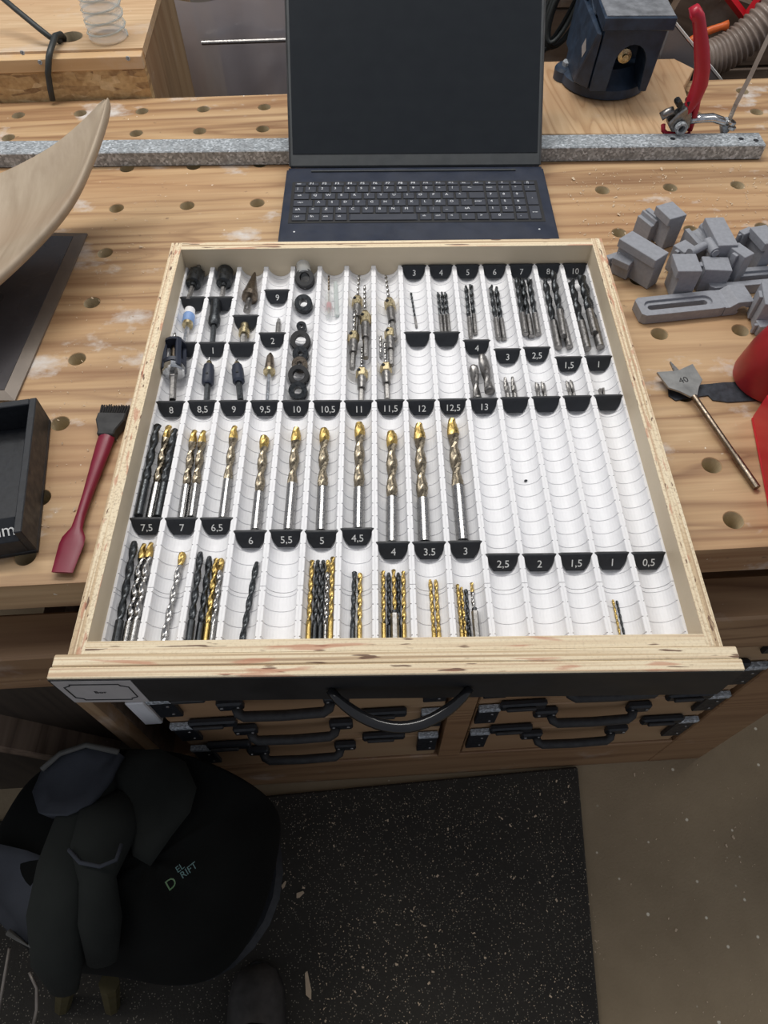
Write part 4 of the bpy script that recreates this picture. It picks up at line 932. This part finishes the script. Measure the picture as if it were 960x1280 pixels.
for (ax_, ay_), (bx_, by_), lab in (((798, 384), (936, 370), 'nearer grey slotted bar lying in front of the heap'), ((883, 350), (1023, 338), 'farther grey slotted bar running out of the frame')):
    T_ = .013; a_, b_ = at(ax_, ay_, T_), at(bx_, by_, T_); dv = b_ - a_; L_ = dv.length
    o = thing('slotted_bar', lab, 'clamp part', (a_.x, a_.y, .0005), (0, 0, math.atan2(dv.y, dv.x)), 'grey slotted bars')
    me = bar_mesh(L_, .032, T_); put('bar', me, o)
    pr = [(L_ * .741, 0), (L_ * .86, 0), (L_ * .88, .004)] + [(L_ * .90 + .006 * math.cos(a), .006 + .006 * math.sin(a)) for a in (PI, PI * .8, PI * .6, PI * .4, PI * .2)] + [(L_ * .99, .010), (L_, .013), (L_ * .98, .0185), (L_ * .84, .0185), (L_ * .78, T_ - .0005), (L_ * .741, T_ - .0005)]
    MB().rings([[(x, y, z) for x, z in pr] for y in (-.016, .016)]).obj('hooked_end', M['grey'], o, bevel=.0003)

# ------------------------------------------------------------------ vise on its board
vb = MB(); q1, q2, q3, q4 = at(640, 172, .018), at(846, 174, .018), at(862, 128, .018), at(852, 73, .018)
pts = [(.605, .118), (q2.x, .105), (q3.x, q3.y), (q3.x + .006, q3.y + .05), (q4.x + .01, q4.y - .035), (q4.x - .012, q4.y), (.610, q4.y + .005)]
O = Vector((.72, .2, .0006)); vb.T = Matrix.Translation(-O)
vb.prism(pts, .0006, .018); o = vb.obj('vise_board', M['board'], bevel=.001); o.location = O
tag(o, 'loose light plywood board with rounded corner under the blue vise', 'board')
BZ = .0185
vc = Vector((.737, .268, BZ))
vi = thing('bench_vise', 'dark blue cast iron bench vise bolted to the plywood board', 'vise', vc, (0, 0, -.06))
f0 = at(765, 118, BZ)
MB().lathe([(0, .064), (.002, .067), (.014, .066), (.020, .058), (.030, .045), (.034, .042)], (-.008, 0, 0), (0, 0, 1), 36).obj('base', M['blue'], vi, smooth='auto')
for x, y in ((-.066, .008), (.052, .03)):
    e = MB().lathe([(0, .019), (.014, .019), (.018, .016)], (x, y, 0), (0, 0, 1), 20).obj('mounting_ear', M['blue'], vi, smooth='auto')
    MB().lathe([(.018, .0085), (.024, .0085), (.0245, .007)], (x, y, 0), (0, 0, 1), 6).obj('bolt', M['galv'], e)
# body with arched opening facing the camera
arch = [(.030 * 1, 0)]
def arch_poly():
    out = [(-.045, 0), (-.045, .02), (-.043, .085), (.046, .085), (.042, .02), (.040, 0)]
    hole = [(.030, 0), (.028, .034)] + [(.005 + .023 * math.cos(a), .036 + .027 * math.sin(a)) for a in [PI * k / 10 for k in range(1, 10)]] + [(-.018, .034), (-.020, 0)]
    return out, hole
ou, ho = arch_poly()
mb = MB(); poly = ou + ho
mb.rings([[(x, y, z + .018) for x, z in poly] for y in (-.075, -.020)]); mb.obj('front_body', M['blue'], vi, bevel=.001)
MB().rings([[(-.060, .00, .02), (.045, .00, .02), (.045, .075, .02), (-.060, .075, .02)], [(-.048, -.019, .10), (.044, -.019, .10), (.044, .085, .135), (-.052, .085, .135)]]).obj('rear_body', M['blue'], vi, bevel=.003)
MB().rings([[(-.066, -.05, .020), (-.046, -.07, .018), (-.046, .04, .018), (-.068, .02, .02)], [(-.052, -.078, .098), (-.046, -.08, .098), (-.046, .05, .10), (-.056, .05, .10)]]).obj('side_flange', M['blue'], vi, bevel=.002)
jw = MB().rings([[(-.050, -.088, .1035), (.050, -.088, .1035), (.046, .02, .1035), (-.048, .02, .1035)], [(-.050, -.088, .1205), (.050, -.088, .1205), (.046, .02, .1205), (-.048, .02, .1205)]]).obj('jaw_block', M['blue'], vi, bevel=.0015)
MB().bx(-.047, .047, -.085, .017, .1205, .1215).obj('anvil_face', M['bluetop'], jw)
MB().bx(-.055, .052, .021, .040, .10, .150).obj('jaw', M['blue'], vi, bevel=.002)
MB().lathe([(0, .010), (.02, .010), (.021, .004), (.026, .004)], (.003, -.028, .055), (0, -1, 0), 16).obj('screw_end', M['brass'], vi, smooth='auto')
st = MB().prism([(0, -.012), (.006, 0), (0, .014), (-.006, .001)], 0, .0005).obj('diamond_sticker', M['card'], vi); st.location = (-.0560, -.045, .068); st.rotation_euler = (PI / 2, 0, -1.2)
st.location = (-.0605, -.050, .066)

# ------------------------------------------------------------------ red lever clamp standing behind the rail
cb = at(842, 167, .0185); cy = cb.y
cl = thing('lever_clamp', 'red handled bar clamp standing on the bench behind the rail', 'clamp', (cb.x, cy, .0188))
C0 = Vector((cb.x, cy, .0188))
def cp(px, py, dy=0): return atY(px, py, cy + dy) - C0
MB().tube([cp(863, 17), cp(868, 14), cp(873, 22), cp(875, 38), cp(877, 60), cp(878, 85), cp(875, 105), cp(868, 122), cp(860, 136), cp(851, 150)], [.008, .0105, .0098, .0105, .0120, .0126, .0128, .0118, .0088, .006], 12, flat=.8).obj('lever', M['red'], cl, smooth=True)
MB().tube([cp(872, 118), cp(870, 135), cp(866, 150), cp(862, 163)], [.006, .005, .0045, .004], 8).obj('lever_rail', M['red'], cl, smooth=True)
MB().rings([[(p.x, y, p.z) for p in (cp(833, 152), cp(845, 140), cp(858, 130), cp(864, 140), cp(860, 158), cp(838, 163))] for y in (-.008, .008)]).obj('trigger_body', M['grey_steel'], cl, bevel=.002)
MB().ring(.0085, .0048, .008, cp(848, 154) + Vector((0, -.009, 0)), (0, -1, 0), 16).obj('pivot_ring', M['galv'], cl, smooth='auto')
for p_ in ((848, 128), (862, 127)): MB().lathe([(0, .0045), (.014, .0045)], cp(*p_) + Vector((0, .007, 0)), (0, -1, 0), 10).obj('pin', M['oxide'], cl)
MB().tube([cp(829, 156), cp(829, 163), cp(833, 166.5), cp(858, 169), cp(863, 166)], .0032, 8).obj('red_foot', M['red'], cl, smooth=True)
MB().tube([cp(826, 146), cp(834, 141), cp(842, 138)], .006, 8).obj('hook', M['grey_steel'], cl, smooth=True)
MB().tube([cp(862, 150), cp(875, 148), cp(890, 147), cp(902, 151), cp(908, 155)], [.0072, .0080, .0082, .0078, .006], 10, flat=.7).obj('arm', M['chrome'], cl, smooth=True)
MB().tube([cp(905, 150), cp(906, 164)], .0065, 10).obj('bar_socket', M['galv'], cl)
MB().tube([cp(904, 168), cp(911, 151), cp(920, 130), cp(938, 95, .01), cp(958, 52, .02), cp(985, 0, .03)], .0062, 4, flat=.5).obj('clamp_bar', M['bar'], cl)
for z_ in (154, 160): MB().ring(.0085, .0045, .004, cp(912, z_), (.3, 0, 1), 12).obj('collar', M['chrome'], cl, smooth='auto')

# ================================================================== BEHIND THE BENCH
# OSB box to the left
bxr = at(190, 123, 0).x
bo_ = thing('osb_cabinet', 'tall OSB box with pine edging standing behind the left of the bench', 'box', (bxr - .3, .5, FZ)); BB = Vector((bxr - .3, .5, FZ))
def oput(mb, name, m, **kw): o = mb.obj(name, m, bo_, **kw); o.location = -BB; return o
oput(MB().bx(bxr - .9, bxr - .020, .302, .314, FZ + .001, .0415), 'osb_panel', M['osb'])
oput(MB().bx(bxr - .9, bxr, .299, .318, .042, .0605), 'pine_strip', M['pine'], bevel=.0008)
hp_ = at(88, 46, .063)
oput(holed_plate([hp_.x], [hp_.y], .019, .050, .0635, bxr - .9, bxr + .001, .3185, .80), 'top_panel', M['osb_top']).data.materials.append(M['hole'])
oput(MB().bx(bxr - .0195, bxr + .0, .3185, .80, FZ + .001, .0495), 'side_board', M['rough_board'])
oput(MB().bx(bxr - .0195, bxr + .0, .3, .3183, FZ + .001, .0415), 'corner_post', M['osb'])
oput(MB().bx(bxr - .9, bxr - .02, .79, .80, FZ + .001, .0495), 'back_panel', M['osb'])
for px, py in ((50, 78), (160, 73), (28, 66)):
    p = atY(px, py, .2988); s = MB().lathe([(0, .0035), (.0008, .003)], (0, 0, 0), (0, -1, 0), 10).obj('screw', M['galv'], bo_); s.location = p - BB
# clear spiral hose standing on it
hc = at(136, 47, .0635); hs = thing('spiral_hose', 'clear spiral suction hose standing on the OSB box', 'hose', hc + Vector((0, 0, .0005)))
prof = []
for k in range(0, 61): z = k / 60 * .14; prof.append((z, .027 + .0035 * math.sin(k * PI / 3.0)))
MB().lathe(prof, (0, 0, 0), (.05, 0, 1), 24, cap=False).obj('wall', M['clear'], hs, smooth=True)
hel = [(.0300 * math.cos(t * .5) + t * .00035 * .05 * 4, .0300 * math.sin(t * .5), .002 + t * .0012) for t in range(0, 115)]
MB().tube(hel, .0016, 6).obj('spiral_wire', M['glass_tube'], hs, smooth=True)
# cable
cpts = [atY(-20, -22, .40), atY(20, 12, .375), at(48, 35, .085), at(62, 46, .075), at(74, 51, .068), at(80, 50, .055), at(84, 47, .02)]
c_o = cpts[2]; cb_ = thing('black_cable', 'black cable dropping into the hole of the OSB box and looping down its front', 'cable', c_o)
MB().tube([p - c_o for p in cpts], .0042, 8).obj('cable_run', M['cable'], cb_, smooth=True)
lp_ = [at(80, 48, .066), at(76, 43, .074), at(69, 45, .078), Vector((at(64, 56, .073).x, .302, .070)), atY(61, 72, .291), atY(60, 92, .2905), atY(63, 112, .2905), atY(66, 126, .288)]
lp_[-1].z = max(lp_[-1].z, .006)
MB().tube([p - c_o for p in lp_], .0046, 8).obj('cable_loop', M['cable'], cb_, smooth=True)

# grey panel, plastic film and its rod, seen between box and laptop
gp = MB().bx(bxr + .07, .62, .62, .64, FZ + .001, .12).obj('grey_partition', M['grey_panel']); tag(gp, 'grey partition panel standing on the floor behind the clear film', 'panel')
fl = thing('plastic_sheet', 'wrinkled clear plastic sheeting hanging between the OSB box and laptop', 'sheet', (.15, .44, -.3))
mb = MB(); cols_ = 36
g_ = [[mb.v((-.10 + .36 * i / cols_, .009 * math.sin(i * .55 + j * .12) * (.3 + .7 * abs(math.sin(j * .23 + i * .07))), -.3 + .68 * j / 20)) for i in range(cols_ + 1)] for j in range(21)]
for j in range(20):
    for i in range(cols_): mb.f((g_[j][i], g_[j][i + 1], g_[j + 1][i + 1], g_[j + 1][i]))
mb.obj('film', M['film'], fl, smooth=True)
ra, rb_ = atY(252, 53.5, .415), atY(352, 50, .415)
o = MB().cyl((0, 0, 0), rb_ - ra + Vector((.1, 0, 0)), .0035, n=10).obj('sheet_rod', M['grey_steel'], smooth='auto'); o.location = ra; tag(o, 'thin metallic rod crossing in front of the clear sheeting', 'rod')

# weathered timber crate behind the right half
tc = thing('timber_crate', 'weathered brown timber crate behind the vise', 'crate', (1.0, .6, FZ))
for k in range(9):
    z = FZ + .001 + k * .112; o = MB().bx(-.42, .75, -.012, .012, 0, .108).obj('plank', M['dark_wood'], tc, bevel=.002); o.location = (0, .0 + random.uniform(-.003, .003), k * .112 + .001); o.rotation_euler = (0, random.uniform(-.002, .002), 0)
for x in (-.40, .2, .7):
    o = MB().bx(-.03, .03, 0, .05, 0, 1.0).obj('post', M['dark_wood'], tc, bevel=.002); o.location = (x, .017, .001)
lb = MB().box((0, 0, 0), (.16, .022, .62)).obj('leaning_board', M['dark_wood'], bevel=.002); pa_, pb_ = atY(780, 60, .50), atY(868, -30, .56)
lb.location = (.93, .560, -.27); lb.rotation_euler = (0, .30, 0); tag(lb, 'broad weathered board leaning behind the vise', 'board')
# dark coiled cables hanging left of the vise
cc = atY(703, 10, .46); co_ = thing('cable_coil', 'hanging coil of black cables between laptop and vise', 'cable', cc)
for k in range(7):
    rx, rz_ = .020 + .003 * (k % 3), .055 + .006 * k
    MB().tube([(rx * math.cos(t * PI / 12) * (1 + .1 * k) + .012 * math.sin(k) + .3 * rz_ * math.sin(t * PI / 12), .006 * k - .02 + .004 * math.cos(t * PI / 6), rz_ * math.sin(t * PI / 12) + .012) for t in range(25)], .0042, 6, cap=False).obj('loop', M['cable'], co_, smooth=True)
# grey panel with white edge
gy = .345
P1, P2, P3, P4, P5 = atY(840, 28, gy), atY(901, 103, gy), atY(905, 118, gy), atY(820, 118, gy), atY(826, 70, gy)
gq = thing('cut_panel', 'grey panel offcut with a slanting white edge right of the vise', 'panel', P4)
MB().rings([[Vector((p.x, y, p.z)) - Vector((P4.x, 0, P4.z)) - Vector((0, gy, 0)) for p in (P1, P2, P3, P4, P5)] for y in (gy, gy + .018)]).obj('face', M['grey_panel'], gq)
dv = P2 - P1; MB().box((P1 + P2) / 2 - P4 + Vector((.002, .008, .002)), (dv.length, .019, .003), (dv.to_track_quat('X', 'Z')).to_matrix()).obj('white_edge', M['white_edge'], gq)
# black bracket between board and clamp
o = MB().box((0, 0, 0), (.022, .012, .055)).obj('black_bracket', M['black'], bevel=.002); o.location = atY(861, 105, .31); tag(o, 'black plastic block standing between plywood board and red clamp', 'block')
# orange clamp
og = atY(890, 40, .47); oc = thing('orange_clamp', 'orange plastic clamp behind the red lever', 'clamp', og)
def op(px, py, y=.47): return atY(px, py, y) - og
MB().tube([op(909, 32), op(902, 33), op(890, 37), op(878, 42), op(866, 50), op(858, 54)], [.009, .006, .0065, .007, .0075, .006], 8).obj('upper_arm', M['orange'], oc, smooth=True)
MB().tube([op(885, 50), op(872, 52), op(862, 58)], [.005, .006, .006], 8).obj('lower_arm', M['orange'], oc, smooth=True)
MB().cyl(op(873, 47, .465), op(873, 47, .485), .006, n=12).obj('pivot', M['black'], oc)
# ribbed hose
ha, hb_ = atY(868, 80, .44), atY(1010, -30, .47)
hr = thing('ribbed_hose', 'brown translucent ribbed vacuum hose crossing behind the clamp', 'hose', ha)
pts_, rr_ = [], []
dv = hb_ - ha
for k in range(121):
    u = k / 120; pts_.append(dv * u + Vector((0, 0, -.03 * math.sin(PI * u)))); rr_.append(.030 + .0024 * math.sin(k * 2 * PI / 6))
MB().tube(pts_, rr_, 20).obj('wall', M['hose'], hr, smooth=True)
MB().tube([pts_[0], pts_[0] - dv * .05], .033, 20).obj('cuff', M['rubber'], hr, smooth='auto')
# red frame and dark tool behind it
ra_ = atY(931, 22, .52); rf = thing('red_v_frame', 'red V shaped metal stand at the top right corner', 'framework', ra_)
for q in ((908, -8), (954, -10)):
    e = atY(*q, .52) - ra_; MB().tube([(0, 0, 0), e * 1.6], .0075, 4).obj('bar', M['bin'], rf)
o = thing('dark_toolbox', 'dark grey tool housing under the ribbed hose', 'tool', (atY(935, 90, .46).x, .46, -.34))
MB().box((0, 0, .0), (.16, .08, .48)).obj('housing', M['black'], o, bevel=.02, seg=3)
MB().tube([(-.04, -.075, .17), (-.02, -.08, .18), (.02, -.07, .17)], .006, 8).obj('red_trigger', M['red'], o, smooth=True)

# ================================================================== JACKET OVER A STOOL, BOOT
JZ = -.50
outline = [(350, 1005), (357, 1030), (350, 1075), (338, 1125), (322, 1165), (300, 1205), (262, 1236), (205, 1238), (160, 1225), (110, 1222), (70, 1215), (30, 1180), (0, 1150), (-25, 1090), (-10, 1030), (20, 975), (60, 945), (110, 930), (160, 930), (215, 931), (270, 948), (320, 975)]
zo = [-.66] * 6 + [-.70, -.72] + [-.72] * 6 + [-.62] * 4 + [-.60] * 4
zo = (zo + [-.62] * 22)[:22]
zo = [max(z, -.70) for z in zo[:14]] + [-.50] * 8
cen = at(190, 1075, JZ)
ja = thing('draped_jacket', 'black jacket with small pale print slumped over a stool', 'jacket', (cen.x, cen.y, -.72)); JO = Vector((cen.x, cen.y, -.72))
ring0 = [at(px, py, z) for (px, py), z in zip(outline, zo)]
def interp(u, k):
    p = ring0[k]; c = Vector((cen.x, cen.y, JZ)); h = math.sqrt(max(0, 1 - u ** 3.0))
    q = c.lerp(p, u); q.z = p.z + (JZ - p.z) * h + .012 * math.sin(k * 1.9 + u * 5) * u * (1 - u) * 3; return q
rs = []
rs.append([ring0[k] + (Vector((cen.x, cen.y, 0)) - Vector((ring0[k].x, ring0[k].y, 0))) * .12 for k in range(22)])
for v_ in rs[0]: v_.z = -.733
for u in (1, .93, .82, .68, .52, .36, .2, .08): rs.append([interp(u, k) for k in range(22)])
rs = [[p - JO for p in r_] for r_ in rs]
jb = MB().rings(rs).obj('shell', M['cloth'], ja, smooth=True); md = jb.modifiers.new('sub', 'SUBSURF'); md.levels = 1; md.render_levels = 2
def jp(px, py, z): return at(px, py, z) - JO
# grey lining panels at the left with light piping
for pl, zz in (([(40, 990), (52, 962), (75, 942), (108, 931), (148, 940), (132, 972), (112, 1004), (80, 1018), (48, 1016)], -.455), ([(-30, 1060), (0, 1055), (30, 1062), (58, 1072), (50, 1120), (38, 1184), (10, 1165), (-20, 1130)], -.505)):
    c_ = [sum(q[0] for q in pl) / len(pl), sum(q[1] for q in pl) / len(pl)]
    a1 = [jp(x, y, zz) for x, y in pl]; a2 = [jp(c_[0] + (x - c_[0]) * .6, c_[1] + (y - c_[1]) * .6, zz - .015) for x, y in pl]; a0 = [jp(x, y, zz) + Vector((0, 0, -.05)) for x, y in pl]
    l = MB().rings([a0, a1, a2]).obj('lining', M['lining'], ja, smooth=True)
    MB().tube([jp(x, y, zz + .004) for x, y in (pl[1:5] if zz == -.455 else pl[4:7])], .0042, 6).obj('piping', plain('grey_piping', (.09, .088, .08), .7) if 'grey_piping' not in bpy.data.materials else bpy.data.materials['grey_piping'], l, smooth=True)
# folded sleeve: two hanging folds and a rounded cuff
MB().tube([jp(148, 955, -.50), jp(120, 990, -.49), jp(95, 1030, -.485), (jp(80, 1080, -.485)), jp(70, 1140, -.49), jp(72, 1200, -.52), jp(80, 1235, -.58)], [.02, .03, .032, .036, .038, .034, .02], 14, flat=.6).obj('sleeve_fold', M['sleeve'], ja, smooth=True)
MB().tube([jp(160, 1000, -.49), jp(135, 1030, -.478), jp(125, 1060, -.475), jp(122, 1100, -.48), jp(125, 1150, -.49), jp(128, 1200, -.53)], [.024, .046, .040, .024, .028, .02], 14, flat=.7).obj('sleeve_fold', M['sleeve'], ja, smooth=True)
fl_ = [(138, 962), (160, 938), (200, 936), (232, 952), (246, 985), (238, 1015), (214, 1046), (188, 1083), (166, 1070), (160, 1030), (150, 995)]
fc_ = (195, 1000)
MB().rings([[jp(x, y, -.520) for x, y in fl_], [jp(x, y, -.487) for x, y in fl_], [jp(fc_[0] + (x - fc_[0]) * .8, fc_[1] + (y - fc_[1]) * .8, -.474) for x, y in fl_], [jp(fc_[0] + (x - fc_[0]) * .35, fc_[1] + (y - fc_[1]) * .35, -.470) for x, y in fl_]]).obj('collar_flap', M['sleeve'], ja, smooth=True)
MB().tube([jp(86, 1062, -.452), jp(100, 1078, -.446), jp(125, 1083, -.446), jp(145, 1075, -.448), jp(152, 1055, -.452)], .0028, 6).obj('seam', M['lining'], ja, smooth=True)
for s_, px, py, m_, sz in (('EL', 229, 1087, 'logo', .0115), ('D', 216, 1104, 'logo_green', .019), ('RIFT', 237, 1089, 'logo', .0125)):
    zt = -.490
    t = put('lettering', text_mesh(s_, sz, M[m_]), ja)
lt_ = [o for o in ja.children if o.name.startswith('lettering')]
for o, (px, py, z) in zip(lt_, ((225, 1085, -.495), (214, 1105, -.495), (236, 1088, -.495))):
    o.location = jp(px, py, z + .016); o.rotation_euler = (0, 0, .62)
# stool under it
so = Vector((cen.x, cen.y, FZ + .0145)); stl = thing('wooden_stool', 'dark stool with yellowish wooden legs under the jacket', 'stool', so)
MB().lathe([(0, .14), (.02, .15), (.03, .14)], (0, 0, .12), (0, 0, 1), 24).obj('seat', M['black'], stl, smooth='auto')
for px, py in ((52, 1262), (118, 1262), (30, 1000), (250, 1010)):
    p = at(px, py, -.80) - so; p = Vector((p.x, p.y, 0)); MB().cyl((p.x * .8, p.y * .8, .125), (p.x, p.y, .0005), .016, .013, n=8).obj('leg', M['yellow'], stl)
w1 = thing('wire_hoop', 'thin bent metal rods standing left of the stool legs', 'rod', at(20, 1230, -.84))
wo = at(20, 1230, -.84)
MB().tube([at(12, 1185, -.80) - wo, at(5, 1225, -.82) - wo, at(-3, 1270, -.84) - wo], .003, 6).obj('rod', M['bar'], w1, smooth=True)
MB().tube([at(37, 1215, -.80) - wo, at(46, 1235, -.81) - wo, at(46, 1262, -.83) - wo, at(40, 1290, -.85) - wo], .003, 6).obj('rod', M['bar'], w1, smooth=True)

# boot of the person behind the camera
tp = at(325, 1205, -.855); per = thing('person', 'person in dark work boot and dark trousers, only the toe in view at the bottom', 'person', (tp.x, tp.y - .15, FZ + .0145), (0, 0, .06))
def foot(y, wl, h, z0=.012): return [(wl * math.cos(2 * PI * k / 16), y, z0 + (h * max(0, math.sin(2 * PI * k / 16)) ** .8 if math.sin(2 * PI * k / 16) > 0 else 0)) for k in range(16)]
MB().rings([foot(.150, .020, .022), foot(.140, .036, .038), foot(.11, .047, .052), (foot(.06, .050, .066)), foot(.01, .046, .088), foot(-.05, .042, .105), foot(-.10, .038, .110), foot(-.125, .024, .09)]).obj('boot', M['leather'], per, smooth=True)
MB().prism([(.053 * math.cos(a) * (1 if math.sin(a) > 0 else .85), .01 + .147 * math.sin(a)) for a in [2 * PI * k / 24 for k in range(24)]], 0, .0125).obj('sole', M['rubber'], per, bevel=.002)
MB().tube([(0, .015, .075), (.005, -.03, .16), (.01, -.06, .30), (.012, -.08, .45)], [.066, .066, .070, .078], 18).obj('trouser_leg', M['cloth'], per, smooth=True)
for k in range(4): MB().tube([(-.028, .03 - k * .018, .078 + k * .006), (0, .035 - k * .018, .088 + k * .007), (.028, .03 - k * .018, .078 + k * .006)], .0022, 6).obj('lace', M['cable'], per, smooth=True)
